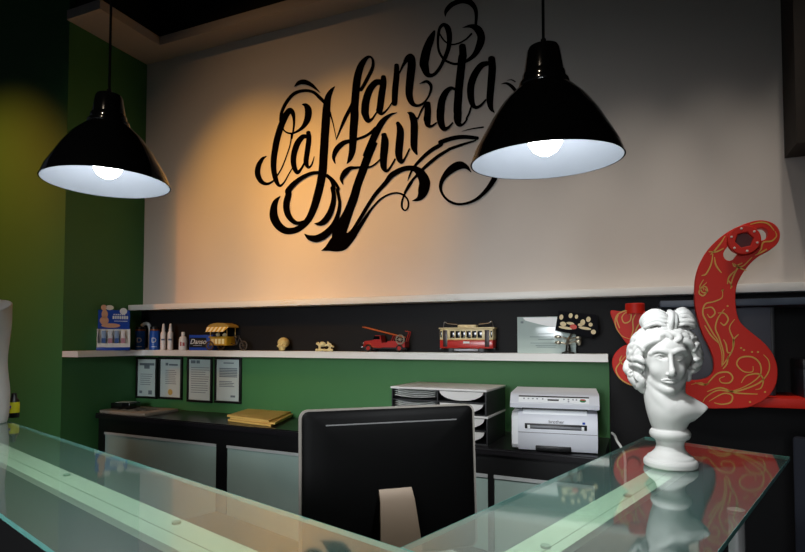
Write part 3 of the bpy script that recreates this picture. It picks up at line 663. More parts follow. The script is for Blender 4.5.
MB().box(-pw/2+.085, pw/2-.075, f-.004, f, .116, .128, .002).build('manual_feed_flap', mat('grey_flap', '#77797e', .4), t)
for x in (-pw/2+.08, pw/2-.068): MB().box(x-.006, x+.006, f-.005, f, .113, .13, .001).build('paper_guide', PW, t)
MB().box(-pw/2+.032, pw/2-.006, f-.0008, f+.01, .0925, .0945).build('drawer_seam', DARKGREY, t)
MB().box(-.085, .075, f+.0, f+.02, .006, .032, .004).build('drawer_recess', BLACK, t)
MB().box(pw/2-.07, pw/2-.058, f-.001, f+.01, .142, .152).build('blue_label', BLUE, t)
text('maker_lettering', 'brother', .022, INK, t, frontM(.01, f-.0008, .149))
for x in (-.15, .15):
    for y in (-.13, .14): MB().lathe([(.012, 0), (.012, .0065)], 12, Matrix.Translation((x, y, 0))).build('foot', BLACK, t)
tag(MB().tube(catmull([onY(612, 433, -.2), onY(615, 436, -.26), onY(617, 441, -.32), onY(622, 449, -.36), onY(625, 460, -.38), onY(625, 500, -.38)], 6), .006, 8).build('power_cable', PAPER), 'white cable hanging behind the right side of the printer', 'cable')

# ------------------------------------------------------------------ objects on the lower shelf
def on_shelf(u, Y=-.08): p = onY(u, 350, Y); return (p[0], Y, ZS)
# display box
pz = (-3.392, -.335, ZS)
t = thing('display_box', 'blue and white counter display box with tubes at the left shelf end', 'display box', pz, math.radians(50))
MB().box(-.105, .105, -.05, .05, 0, .022, .002).build('base_tray', BLUE, t)
MB().box(-.103, -.098, -.048, .048, .022, .15).box(.098, .103, -.048, .048, .022, .15).box(-.098, .098, .042, .048, .022, .15).box(-.098, .098, -.048, -.045, .022, .05).box(-.098, .098, -.02, -.012, .022, .145).build('carton', PAPER, t)
MB().prism([(-.1, .15), (.1, .15), (.1, .285), (-.055, .285), (-.1, .285)], 0, .003, Matrix.Translation((0, .045, 0)) @ FRONT).build('header_card', BLUE, t)
SK = mat('printed_skin_tone', '#d9a07c', .6)
mb = MB(); yy = .0415
def disc(x, z, rx, rz, th=.001, y=yy): mb.add(*( [(x+rx*math.cos(2*PI*k/20), y, z+rz*math.sin(2*PI*k/20)) for k in range(20)], [tuple(range(20))]))
disc(-.066, .302, .018, .02); disc(-.06, .255, .02, .032); disc(-.062, .21, .028, .03); disc(-.02, .175, .06, .016)
mb.build('printed_figure', SK, t, fix=False)
mb = MB(); yy = .041; disc(-.03, .302, .026, .018); mb.build('printed_hat', mat('pale_straw_print', '#e4dccb', .6), t, fix=False)
mb = MB(); disc(.058, .278, .024, .024, y=.0405); mb.build('round_badge', PAPER, t, fix=False)
mb = MB(); 
for k in range(7): mb.box(-.01+.0145*k, .001+.0145*k, .0405, .0425, .222, .244)
for k in range(6): mb.box(-.005+.013*k, .004+.013*k, .0405, .0425, .25, .258)
mb.box(0, .085, .0405, .0425, .205, .209); mb.build('header_print', PAPER, t)
for k in range(4):
    tb = MB().box(-.075+.04*k, -.048+.04*k, -.044, -.022, .024, .138, .004).build('tube', mat('pale_blue_tube', '#8fa7c8', .35) if k % 2 == 0 else mat('white_tube', '#d9dfe6', .35), t)
    MB().box(-.0745+.04*k, -.0485+.04*k, -.0446, -.0436, .05, .085).build('tube_label', mat('red_tube_label', '#b98a9a', .4) if k % 2 else mat('blue_tube_label', '#3c5fa0', .4), tb)
# blue canisters
def canister(u, Y, label, first=[None]):
    loc = on_shelf(u, Y)
    if first[0] is None:
        t = thing('blue_canister', label, 'canister', loc, math.radians(38), 'blue canisters')
        MB().lathe([(.033, 0), (.036, .003), (.036, .135), (.034, .14)], 32).build('can', mat('blue_can', '#1a55b5', .3), t)
        MB().lathe([(.034, .14), (.035, .142), (.035, .150), (.032, .152)], 32).build('copper_band', mat('copper_band', '#a4572c', .35, .6), t)
        MB().lathe([(.033, .152), (.033, .168), (.03, .172), (0, .172)], 32).build('lid', BLACK, t)
        text('emblem', 'D', .05, PAPER, t, frontM(0, -.0365, .07), .001)
        mb = MB().box(-.018, .018, -.0368, -.03, .022, .026).build('small_print', PAPER, t)
        first[0] = t; return t
    return dup(first[0], loc, math.radians(38), label)
canister(140, -.09, 'blue canister in front of the white hooked dispenser')
canister(154.5, -.09, 'blue canister standing left of the two white spray bottles')
canister(133.5, -.20, 'blue canister half hidden behind the blue and white display box') if False else None
p = on_shelf(144.5, -.045)
t = thing('hook_dispenser', 'white dispenser with rounded hooked top behind a blue canister', 'dispenser', (p[0], p[1]+.01, ZS), math.radians(38))
MB().tube(catmull([(.028, 0, .0), (.028, 0, .1), (.028, 0, .16), (.015, 0, .192), (-.01, 0, .195), (-.03, 0, .178)], 6), .013, 12).build('hooked_neck', SHELFW, t)
MB().lathe([(.03, 0), (.03, .01), (.015, .014), (0, .014)], 24, Matrix.Translation((.02, 0, 0))).build('base', SHELFW, t)
WB = mat('white_bottle', '#dde1e2', .35)
def spray(u, label, src=None):
    loc = on_shelf(u, -.08)
    if src: return dup(src, loc, math.radians(38), label)
    t = thing('spray_bottle', label, 'bottle', loc, math.radians(38), 'slim white spray bottles')
    MB().lathe([(.017, 0), (.02, .003), (.02, .118), (.017, .13), (.012, .135)], 24).build('bottle_body', WB, t)
    MB().lathe([(.012, .134), (.0125, .15), (.010, .165), (.0075, .188), (.004, .192), (0, .192)], 24).build('cap', WB, t)
    MB().box(-.012, .012, -.0215, -.015, .07, .082).build('label_print', mat('blue_grey_print', '#4c5f7c', .5), t)
    return t
sp0 = spray(163.2, 'left one of the two slim white spray bottles'); spray(170.2, 'right one of the two slim white spray bottles', sp0)
t = thing('lotion_bottle', 'short white bottle with red print beside the blue box', 'bottle', on_shelf(183, -.09), math.radians(36))
MB().lathe([(.026, 0), (.029, .004), (.029, .075), (.024, .092), (.012, .1), (.0115, .104)], 28).build('bottle_body', WB, t)
MB().lathe([(.013, .102), (.013, .125), (.011, .13), (0, .13)], 24).build('cap', WB, t)
MB().box(-.016, -.006, -.030, -.022, .03, .06).box(.0, .014, -.030, -.022, .03, .055).build('label_print', mat('red_print', '#a8484a', .5), t)
p0 = on_shelf(189, -.11); p1 = on_shelf(209, -.07)
t = thing('blue_gift_box', 'blue box with black front panel and silver script', 'box', ((p0[0]+p1[0])/2+.02, -.07, ZS), math.radians(8))
MB().box(-.095, .095, -.03, .045, 0, .108, .002).build('carton', BLUE, t)
MB().box(-.09, .045, -.0315, -.029, .02, .088).build('front_panel', BLACK, t)
text('script_lettering', 'Danso', .05, PAPER, t, frontM(-.022, -.032, .06), .0006, .35)
MB().box(-.06, .01, -.0322, -.031, .032, .036).build('small_print', GREY_M, t)

# yellow food cart tricycle
cx0, cx1 = on_shelf(212.5, -.08)[0], on_shelf(247, -.08)[0]; L_ = cx1-cx0
t = thing('toy_food_cart', 'yellow toy food cart tricycle with striped awning', 'toy cart', (cx0, -.085, ZS))
YEL = mat('yellow_enamel', '#c99a1a', .4); YST = gradient_free_stripes('yellow_awning_stripes', '#d9b02c', '#f3ecd0', 9)
MB().box(.02, .165, -.045, .045, .035, .088, .004).box(.012, .175, -.05, .05, .088, .096, .002).build('cart_box', YEL, t)
mb = MB()
for k in range(4): mb.box(.035+.03*k, .055+.03*k, -.0465, -.044, .045, .08)
mb.build('front_stripes', mat('pale_yellow', '#efe3b0', .5), t)
for x in (.022, .165):
    for y in (-.042, .042): MB().cyl((x, y, .094), (x, y, .155), .003, 8).build('post', YEL, t)
mb = MB(); P = []
for i in range(9):
    a = PI*i/8; P.append((.095-.095*math.cos(a), .158+.032*math.sin(a)))
mb.prism(P, -.05, .05, FRONT); mb.build('roof', mat('roof_ochre', '#a98b3c', .6, noise='#8a7030', nscale=60), t)
mb = MB().add([(0, -.052, .162), (.19, -.052, .162), (.17, -.085, .128), (.02, -.085, .128), (0, -.054, .162), (.19, -.054, .162), (.17, -.087, .128), (.02, -.087, .128)], [(0, 1, 2, 3), (7, 6, 5, 4), (0, 4, 5, 1), (2, 6, 7, 3), (1, 5, 6, 2), (0, 3, 7, 4)])
mb.build('awning', YST, t)
def wheel(parent, x, y, z, r, m, name='wheel', spokes=8, tyre=.005):
    mb = MB(); mb.tube([(x+r*math.cos(2*PI*k/24), y, z+r*math.sin(2*PI*k/24)) for k in range(25)], tyre, 8)
    for k in range(spokes): a = 2*PI*k/spokes; mb.cyl((x, y, z), (x+r*math.cos(a), y, z+r*math.sin(a)), .0013, 5)
    mb.ball((x, y, z), .007, 10, 6); return mb.build(name, m, parent)
WDK = mat('dark_toy_wheel', '#3a3128', .5)
wheel(t, .03, -.056, .034, .029, mat('brown_wheel', '#5b3f27', .5)); wheel(t, .03, .056, .034, .029, mat('brown_wheel', '#5b3f27', .5)); wheel(t, .27, 0, .034, .029, WDK)
MB().tube(catmull([(.165, 0, .05), (.21, 0, .04), (.235, 0, .085), (.25, 0, .07), (.27, 0, .034)], 5), .003, 8).tube([(.235, 0, .085), (.23, 0, .1), (.215, -.03, .1)], .0025, 6).tube([(.23, 0, .1), (.215, .03, .1)], .0025, 6).cyl((.212, 0, .045), (.205, 0, .085), .0025, 6).ball((.204, 0, .088), (.016, .008, .005), 10, 6).build('bicycle_frame', WDK, t)
MB().ball((.06, -.01, .11), (.014, .014, .014), 12, 8).ball((.12, -.01, .108), (.013, .013, .013), 12, 8).ball((.095, .01, .106), .011, 12, 8).build('food', mat('pale_food', '#c9bb93', .6), t)

# skull
p = on_shelf(283, -.085); t = thing('toy_skull', 'small cream human skull figurine on the lower shelf', 'skull', (p[0], p[1], ZS), math.radians(20))
sd = SDF((-.05, -.06, -.002), (.05, .06, .092), .0018)
sd.ell((0, .012, .055), (.038, .043, .034), .005); sd.ell((0, -.02, .032), (.026, .024, .022), .01); sd.ell((0, -.024, .012), (.02, .02, .011), .006)
for s_ in (-1, 1): sd.ell((s_*.024, -.024, .034), (.01, .014, .008), .006)
for s_ in (-1, 1): sd.ell((s_*.014, -.043, .044), (.0105, .014, .010), .003, True)
sd.ell((0, -.046, .029), (.005, .01, .007), .002, True); sd.ell((0, -.046, .0155), (.018, .008, .0016), .001, True)
for k in range(-3, 4): sd.ell((k*.0052, -.046, .016), (.0008, .007, .007), .001, True)
sd.cut((0, 0, .001), (0, 0, -1)); sd.mesh('skull', mat('bone_resin', '#cdbf86', .5, noise='#b8a568', nscale=80), t)
# bones
p = on_shelf(325, -.085); t = thing('bone_figurine', 'small cream figurine of tangled bones right of the skull', 'figurine', (p[0], p[1], ZS))
sd = SDF((-.085, -.04, -.002), (.085, .04, .075), .002)
sd.chain([(-.05, 0, .008, .007), (-.02, -.005, .01, .006), (.02, -.005, .008, .006), (.05, 0, .009, .008)], .004)
sd.chain([(-.06, 0, .05, .006), (-.03, 0, .036, .007), (.02, 0, .04, .007), (.06, .0, .03, .006)], .004)
sd.chain([(-.045, .005, .012, .006), (-.04, .0, .03, .006), (-.05, 0, .055, .005)], .004); sd.chain([(.03, 0, .012, .007), (.035, 0, .03, .006), (.02, 0, .058, .005)], .004)
sd.ell((-.015, -.005, .047), (.02, .016, .015), .005); sd.ell((.03, .0, .042), (.016, .014, .011), .005); sd.ell((-.02, -.02, .05), (.004, .006, .004), .002, True)
for x in (-.055, -.03, .0, .028, .055): sd.ell((x, -.01, .009), (.009, .01, .009), .004)
sd.cut((0, 0, .001), (0, 0, -1)); sd.mesh('bones', CREAM, t)

# red toy fire truck (front to the left)
x0, x1 = on_shelf(362, -.08)[0], on_shelf(414, -.08)[0]
t = thing('toy_fire_truck', 'red vintage toy fire truck with raised orange ladder', 'toy truck', (x0, -.08, ZS))
RT_ = mat('toy_red_enamel', '#a32018', .3, coat=.4)
side2 = lambda P, y0, y1: MB().prism(P, -y1, -y0, FRONT)
side2([(.02, .04), (.02, .058), (.035, .066), (.085, .07), (.085, .034), (.03, .034)], -.024, .024).build('bonnet', RT_, t)
side2([(.085, .03), (.085, .072), (.098, .074), (.105, .1), (.14, .1), (.146, .074), (.15, .03)], -.032, .032).build('cab', RT_, t)
side2([(.092, .076), (.1, .096), (.136, .096), (.138, .076)], -.0325, .0325).build('cab_window', BLACKG, t)
side2([(.15, .028), (.15, .056), (.3, .06), (.3, .028)], -.034, .034).build('bed', RT_, t)
MB().box(.02, .3, -.02, .02, .018, .03).build('chassis', BLACK, t)
for x in (.06, .265):
    for y in (-.034, .034):
        wh = MB().tube([(x+.017*math.cos(2*PI*k/20), y, .023+.017*math.sin(2*PI*k/20)) for k in range(21)], .006, 8).build('wheel', BLACK, t)
        MB().lathe([(.012, -.004), (.013, 0), (.012, .004)], 16, Matrix.Translation((x, y, .023)) @ FRONT).build('hub', RT_, wh)
for y in (-.036, .036):
    MB().tube(catmull([(.03, y, .03), (.04, y, .044), (.06, y, .05), (.08, y, .044), (.092, y, .03), (.15, y, .028)], 5), .004, 6).build('mudguard', RT_, t)
    MB().ball((.022, y*.7, .052), (.007, .006, .006), 10, 8).build('headlamp', CHROME, t)
MB().box(.008, .018, -.034, .034, .026, .033, .001).build('bumper', CHROME, t)
OR = mat('orange_ladder_enamel', '#b04a1e', .4)
mb = MB(); la, lb = np.array([.01, 0, .152]), np.array([.285, 0, .088])
for y in (-.014, .014): mb.tube([la+(0, y, 0), lb+(0, y, 0)], .0035, 6)
for k in range(15): c_ = la+(lb-la)*(k+.5)/15; mb.cyl(c_+(0, -.014, 0), c_+(0, .014, 0), .002, 6)
mb.build('ladder', OR, t)
MB().tube([(.2, -.014, .058), (.22, -.014, .102)], .003, 6).tube([(.2, .014, .058), (.22, .014, .102)], .003, 6).box(.18, .24, -.02, .02, .056, .066).build('ladder_mount', RT_, t)
MB().tube([(.3, -.015, .06), (.318, -.015, .12), (.295, -.015, .125)], .003, 6).tube([(.3, .015, .06), (.318, .015, .12), (.295, .015, .125)], .003, 6).build('rear_frame', RT_, t)
wheel(t, .272, -.04, .075, .026, mat('hose_wheel', '#8d8576', .4), 'hose_reel', 10, .004)

# tram
x0, x1 = on_shelf(440.5, -.08)[0], on_shelf(496, -.08)[0]; LT = x1-x0
t = thing('toy_tram', 'red and cream toy tram with row of windows', 'toy tram', ((x0+x1)/2, -.075, ZS)); t.scale = (1, 1, 1.1)
CRM = mat('cream_enamel', '#e0cfa2', .4); TR = mat('tram_red', '#b7241b', .35, coat=.3)
h2 = LT/2-.008
MB().box(-h2, h2, -.042, .042, .022, .066, .006).build('lower_body', TR, t)
MB().box(-h2, h2, -.042, .042, .0662, .122, .006).build('upper_body', CRM, t)
MB().box(-h2-.006, h2+.006, -.046, .046, .122, .13, .003).box(-h2*.35, h2*.35, -.025, .025, .13, .144, .004).build('roof', CRM, t)
for k in range(6): MB().box(-.092+.032*k, -.067+.032*k, -.0432, -.04, .076, .112, .001).build('window', BLACKG, t)
for sx in (-1, 1):
    MB().box(sx*.122-.013, sx*.122+.013, -.0436, -.04, .03, .116, .001).build('door', mat('dark_brown_door', '#2a1512', .4), t)
    MB().box(sx*(h2-.009)-.005, sx*(h2-.009)+.005, -.0432, -.04, .078, .112, .001).build('window', BLACKG, t)
    MB().box(sx*(h2+.003)-.005, sx*(h2+.003)+.005, -.03, .03, .016, .024, .001).build('bumper', BLACK, t)
    MB().tube(catmull([(sx*h2*.95, 0, .13), (sx*h2*.9, 0, .16), (sx*h2*.78, 0, .152), (sx*h2*.4, 0, .146)], 4), .0022, 6).tube([(sx*h2*.88, -.02, .158), (sx*h2*.88, .02, .158)], .002, 6).build('trolley_pole', ALU, t)
    for y in (-.035, .035): MB().lathe([(.014, -.004), (.015, 0), (.014, .004)], 16, Matrix.Translation((sx*.09, y, .0155)) @ FRONT).build('wheel', BLACK, t)
MB().box(-.07, .07, -.044, -.036, .008, .02, .002).build('lifeguard_rail', GREY_M, t)
MB().box(-.015, .022, -.0436, -.041, .048, .058).build('number_plate', PAPER, t)
MB().box(-h2, h2, -.0432, -.041, .065, .068).build('waist_line', mat('gold_line', '#c79a45', .4), t)

# glass award plaque
a = onY(517, 317, -.07); b = onY(576, 352, -.07)
t = thing('award_plaque', 'pale rectangular plaque with engraved lines leaning on the wall', 'plaque', ((a[0]+b[0])/2, -.06, ZS))
pwid = b[0]-a[0]; phh = a[2]-ZS
MB().box(-pwid/2, pwid/2, -.005, .004, 0, phh, .0015).build('pane', mat('pale_acrylic', '#b9cbc8', .12, coat=.6), t)
wave = [(-pwid/2+.03, phh-.004), (pwid/2-.004, phh-.004), (pwid/2-.004, phh*.55)]
for i in range(9): x_ = pwid/2-.004-(pwid-.034)*(i+.5)/9; wave.append((x_, phh*(.62+.3*((i+.5)/9)**1.4)))
MB().prism(wave, 0, .0008, Matrix.Translation((0, -.0051, 0)) @ FRONT).build('white_wave', mat('white_print', '#eef0ee', .3), t)
mb = MB()
for k, (z, h_) in enumerate(((.52, .3), (.44, .62), (.37, .3), (.27, .6), (.21, .4), (.16, .36))): mb.box(-pwid*.0-h_*pwid*.45, h_*pwid*.45, -.0058, -.005, phh*z, phh*z+.003)
mb.box(-pwid*.44, -pwid*.39, -.0058, -.005, phh*.82, phh*.88); mb.build('engraved_lines', mat('grey_engraving', '#75868a', .5), t)
# dark picture plaque on a metal tree stand
a = onY(576, 330, -.11)
t = thing('picture_stand', 'dark tilted picture plate on a silvery branch-like metal stand', 'figurine', (onY(568, 352, -.12)[0], -.115, ZS))
DM = mat('dark_pewter', '#3b3a36', .35, .8); LM = mat('pale_pewter', '#a9a696', .3, .9)
MB().lathe([(.032, 0), (.032, .008), (.014, .014), (.012, .03), (.011, .05), (0, .056)], 24).build('base', DM, t)
mb = MB()
mb.tube(catmull([(0, 0, .04), (.0, -.005, .07), (.01, 0, .09), (.03, .012, .13)], 5), [.009]*5+[.007]*5+[.005]*6, 8)
for sx, z in ((-1, .085), (-1, .055), (1, .08), (1, .06)):
    mb.tube(catmull([(0, 0, z-.012), (sx*.02, -.006, z), (sx*.045, -.01, z+.002)], 5), [.006]*5+[.004]*6, 6); mb.ball((sx*.05, -.01, z+.003), (.018, .008, .009), 10, 6)
mb.ball((.055, -.004, .065), (.012, .01, .022), 10, 6); mb.build('branches', LM, t)
TM = Matrix.Translation((.045, -.012, .158)) @ Matrix.Rotation(math.radians(10), 4, 'Y') @ FRONT
MB().prism([(-.1, -.055), (.085, -.06), (.115, -.02), (.09, .06), (-.1, .05)], -.006, .006, TM).build('picture_plate', mat('dark_picture', '#0b0c12', .7, spec=.1), t)
mb = MB()
for x, z, rx, rz in ((-.08, .02, .01, .014), (-.035, .035, .01, .013), (-.005, .034, .008, .011), (.055, .03, .011, .014), (-.065, -.014, .016, .012), (-.03, -.005, .02, .007), (-.05, -.032, .035, .007), (.03, .01, .012, .016), (.045, -.018, .032, .007), (.02, -.005, .012, .008), (.07, .005, .01, .01), (.09, -.03, .012, .012)):
    mb.add([(x+rx*math.cos(2*PI*k/14), z+rz*math.sin(2*PI*k/14), .0066) for k in range(14)], [tuple(range(14))], TM)
mb.build('pale_shapes', mat('pale_picture_tone', '#d8c79a', .5), t, fix=False)
mb = MB(); mb.add([(-.012+.018*math.cos(2*PI*k/14), -.02+.013*math.sin(2*PI*k/14), .007) for k in range(14)], [tuple(range(14))], TM); mb.build('red_shape', mat('red_picture_tone', '#c2361c', .5), t, fix=False)

# ------------------------------------------------------------------ giant red tattoo machine ornament
YM = -.385
mp = lambda u, v: onY(u, v, YM)
o_ = mp(742, 408)
t = thing('red_ornament_machine', 'big red wooden curved machine sculpture with gold scrolls behind the bust', 'sculpture', (o_[0], YM, o_[2]))
def loc2(P, n=5, closed=True):
    return [(p[0]-o_[0], p[2]-o_[2]) for p in (mp(u, v) for u, v in catmull([(x, y) for x, y in P], n, closed))]
MAIN = [(695, 305), (694.7, 290), (696, 276), (700.5, 262), (709.6, 247.5), (726, 233), (744, 224), (760, 220.1), (773, 223), (779.7, 231), (779, 241), (771.6, 249), (758.5, 256.5), (748.7, 265.5), (740.6, 277), (736.5, 287), (735.5, 300), (737, 313), (741, 323), (752, 333), (762, 341), (771, 351), (776.5, 363), (777.6, 376), (775, 387), (768, 397), (757, 404), (745, 408), (722, 408.5), (706, 408), (680, 402), (656, 391.5), (640, 388), (625, 383), (615, 373), (612, 362), (616, 352), (626, 345), (638, 348), (648, 360), (660, 371), (678, 378), (692, 380.5), (703, 379.5), (710.5, 376), (714, 369), (713, 358), (709, 347), (703, 335), (698, 320)]
sc = catmull([(729.5, 254.5), (735, 247.5), (744, 240), (753, 236), (762, 234)], 5)
Lft, Rgt = [], []
for i, c_ in enumerate(sc):
    tt = sc[min(i+1, len(sc)-1)]-sc[max(i-1, 0)]; tt = tt/np.linalg.norm(tt); nn = np.array([-tt[1], tt[0]]); Lft.append(c_+nn*6.2); Rgt.append(c_-nn*6.2)
def cap(c, t_, s): 
    nn = np.array([-t_[1], t_[0]]); return [c+nn*6.2*math.cos(a)*s+t_*6.2*math.sin(a)*s for a in np.linspace(0, PI, 8)[1:-1]]
t0 = (sc[1]-sc[0])/np.linalg.norm(sc[1]-sc[0]); t9_ = (sc[-1]-sc[-2])/np.linalg.norm(sc[-1]-sc[-2])
slot = Lft+cap(sc[-1], t9_, 1)+Rgt[::-1]+cap(sc[0], t0, -1)
slot3 = [(p[0]-o_[0], p[2]-o_[2]) for p in (mp(*q) for q in slot)]
plate('frame_plate', loc2(MAIN), [slot3], 0, .045, RED, t, .003)
plate('front_grip', loc2([(610.5, 311), (620, 311.2), (632, 311.3), (645, 311.5), (652, 322), (650, 340), (640, 352), (630, 347), (621, 336), (614, 323)], 4), [], .0, .045, RED, t, .003)
def at_m(u, v, y=0): p_ = mp(u, v); return (p_[0]-o_[0], y, p_[2]-o_[2])
ca_ = at_m(635, 311.5, .022); MB().lathe([(.042, -.01), (.042, .035), (.039, .038), (0, .038)], 28, Matrix.Translation(ca_)).build('top_knob', RED, t)
MB().lathe([(.03, 0), (.03, .02), (.024, .026), (0, .026)], 24, Matrix.Translation(at_m(632, 372, -.0)) @ FRONT).build('lower_boss', RED, t)
hx = at_m(743, 241, 0)
outer = [(hx[0]+.062*math.cos(2*PI*k/40), hx[2]+.062*math.sin(2*PI*k/40)) for k in range(40)]
hexh = [(hx[0]+.034*math.cos(2*PI*k/6+.2), hx[2]+.034*math.sin(2*PI*k/6+.2)) for k in range(6)]
hub = plate('hub_ring', outer, [hexh], -.032, -.001, RED, t, .004)
MB().lathe([(.034, 0), (.034, .012), (0, .012)], 24, Matrix.Translation((hx[0], -.002, hx[2])) @ FRONT).build('hub_core', mat('dark_red_core', '#5e0f12', .5), t)
for k in range(6):
    a_ = 2*PI*k/6+.72; MB().ball((hx[0]+.049*math.cos(a_), -.032, hx[2]+.049*math.sin(a_)), (.005, .003, .005), 10, 6).build('rivet', mat('pearl_rivet', '#e8d9cf', .3), hub)
s7 = lambda *P: [(680+x/3.944, 280+y/3.944, w_) for x, y, w_ in P]
s8 = lambda *P: [(690+x/6.13, 210+y/6.13, w_) for x, y, w_ in P]
s6 = lambda *P: [(600+x/5.02, 290+y/5.02, w_) for x, y, w_ in P]
def W(f, P, w=1.4): n = len(P); return f(*[(x, y, w*(.35+.75*math.sin(PI*(i+.4)/(n-.2)))) for i, (x, y) in enumerate(P)])
STR = [W(s7, P) for P in (
    [(105, 10), (85, 30), (75, 50), (90, 62), (105, 48), (98, 34)], [(190, 0), (200, 14), (205, 28)],
    [(168, 45), (165, 70), (135, 85), (100, 95), (90, 130), (105, 165), (130, 210), (150, 240), (165, 290), (165, 335)],
    [(96, 112), (125, 108), (138, 130), (120, 148), (108, 135)], [(175, 115), (150, 150), (140, 190), (155, 230), (172, 290), (168, 335)],
    [(150, 130), (175, 132), (190, 155), (175, 178), (160, 168)], [(215, 155), (195, 190), (212, 240), (205, 280), (180, 320), (165, 340)],
    [(205, 285), (188, 285), (182, 255), (172, 235)], [(98, 180), (122, 218), (152, 248)], [(230, 215), (212, 235), (208, 262)],
    [(288, 340), (285, 362), (250, 360), (224, 332), (240, 306), (285, 304), (315, 330), (318, 370), (290, 400), (245, 425), (200, 440)],
    [(330, 295), (350, 320), (350, 360), (320, 400), (270, 425), (210, 440), (150, 435), (105, 460), (90, 482)],
    [(242, 405), (262, 378), (308, 370), (328, 392), (320, 425), (298, 432)],
    [(45, 412), (80, 405), (105, 412), (120, 395), (150, 368), (190, 364), (208, 385), (195, 405), (165, 405), (156, 390), (176, 380)],
    [(108, 440), (160, 425), (220, 445), (305, 450)], [(115, 478), (170, 448), (205, 455), (200, 482), (165, 490), (135, 484)],
    [(60, 405), (90, 413), (112, 408)], [(170, 350), (185, 330), (190, 300)])]
STR += [W(s8, P) for P in (
    [(215, 160), (190, 200), (150, 250), (128, 272)], [(115, 255), (160, 256), (205, 236)], [(140, 270), (130, 330), (100, 390), (72, 402)],
    [(150, 290), (160, 340), (192, 384)], [(280, 370), (240, 410), (230, 452)], [(320, 325), (275, 345), (262, 325)],
    [(380, 290), (330, 340), (290, 360), (258, 430), (250, 482)], [(345, 372), (300, 352), (272, 330)],
    [(522, 130), (530, 160), (500, 190), (450, 198), (436, 240), (418, 262)], [(350, 108), (300, 112), (252, 150), (238, 182)], [(370, 88), (430, 75), (480, 85), (515, 125)],
    [(85, 492), (80, 470), (100, 474), (105, 500), (80, 506), (60, 472), (82, 428)], [(470, 240), (440, 258), (400, 276)])]
STR += [W(s6, P, 1.2) for P in (
    [(150, 122), (128, 114), (110, 138), (122, 165), (150, 155), (155, 120), (130, 104), (92, 120), (76, 150), (82, 190), (110, 230), (150, 246)],
    [(185, 112), (165, 150), (166, 200), (152, 246)], [(212, 150), (186, 188), (172, 232)], [(92, 126), (84, 150), (98, 190)],
    [(130, 330), (96, 370), (80, 402), (100, 442), (140, 470), (190, 486)], [(110, 330), (100, 350), (112, 372), (126, 362)])]
mb = MB(); gm = lambda u, v: onY(u, v, YM-.0008)
grp = STR[-6:-2]; ring_ = STR[-2:]; STR = STR[:-6]
for s_ in STR: ribbon(mb, s_, gm, 6)
for u, v in ((722.5, 290.5), (727.5, 306), (741, 348), (744, 350), (752, 352), (758, 352), (765, 392), (750, 402), (722.8, 290)):
    q_ = gm(u, v); mb.add([(q_[0]+.004*math.cos(2*PI*k/10), q_[1], q_[2]+.004*math.sin(2*PI*k/10)) for k in range(10)], [tuple(range(10))])
g_ = mb.build('gold_scrollwork', GOLD, t, fix=False); g_.data.transform(Matrix.Translation(-Vector((o_[0], YM, o_[2]))))

for part_ in (grp, ring_):
    mb = MB()
    for s_ in part_: ribbon(mb, s_, gm, 6)
    g_ = mb.build('gold_scrollwork', GOLD, t, fix=False); g_.data.transform(Matrix.Translation(-Vector((o_[0], YM, o_[2]))))

# red shelf and dark things behind the sculpture
zr0, zr1 = onY(790, 408.5, -.34)[2], onY(790, 398.5, -.34)[2]
t = thing('red_shelf', 'red wall shelf at the right edge beside the sculpture', 'shelf', (.2, 0, zr0))
MB().box(0, 1.0, -.338, -.012, 0, zr1-zr0, .002).build('board', RED, t)
zd = onY(740, 303, -.30)[2]
t = thing('slate_shelf', 'dark slate-blue narrow shelf just under the white upper shelf', 'shelf', (.1, -.05, zd-.012))
MB().box(0, .72, -.25, .038, 0, .03, .002).build('board', mat('slate_blue_board', '#4a5565', .45), t)
t = thing('dark_board', 'dark grey flat panel standing behind the red sculpture', 'panel', (.40, -.2, zr1), 0)
MB().box(-.24, .16, -.02, .005, 0, zd-.012-zr1-.004, .003, Matrix.Rotation(math.radians(0), 4, 'X')).build('panel', mat('dark_grey_board', '#565963', .5), t)
MB().box(.146, .161, -.022, .006, 0, zd-.012-zr1-.004, .002).build('edge_strip', mat('darker_edge', '#202226', .5), t)
pb = onY(803, 400, -.22)
t = thing('grey_box', 'dark grey box on the red shelf at the right picture edge', 'box', (pb[0]+.08, -.18, zr1))
MB().box(-.09, .2, -.1, .1, 0, .16, .003).build('carton', mat('dark_blue_grey_box', '#2c3038', .5), t); MB().box(-.091, .201, -.101, .101, .12, .162, .003).build('lid', DARKGREY, t)
pn = onZ(792, 437, 1.05)
t = thing('navy_screen', 'dark navy upright panel right of the glass counter end', 'panel', (pn[0], pn[1], 0), math.radians(-20))
MB().box(.0, .5, 0, .05, .03, 1.05, .012).build('panel', mat('navy_fabric', '#141a28', .8), t)
for x in (.06, .44): MB().box(x-.03, x+.03, -.12, .17, 0, .03, .004).build('foot', BLACK, t)

# ------------------------------------------------------------------ classical bust
bp_ = onZ(670.5, 466.5, 1.10)
t = thing('plaster_bust', 'white plaster classical head with topknot curls on the glass counter', 'bust', (bp_[0], bp_[1], 1.1004), math.radians(-3)); t.scale = (.965, .965, .972)
KX, KZ = .00257, .00286
sd = SDF((-.135, -.125, -.004), (.115, .135, .475), .0019)
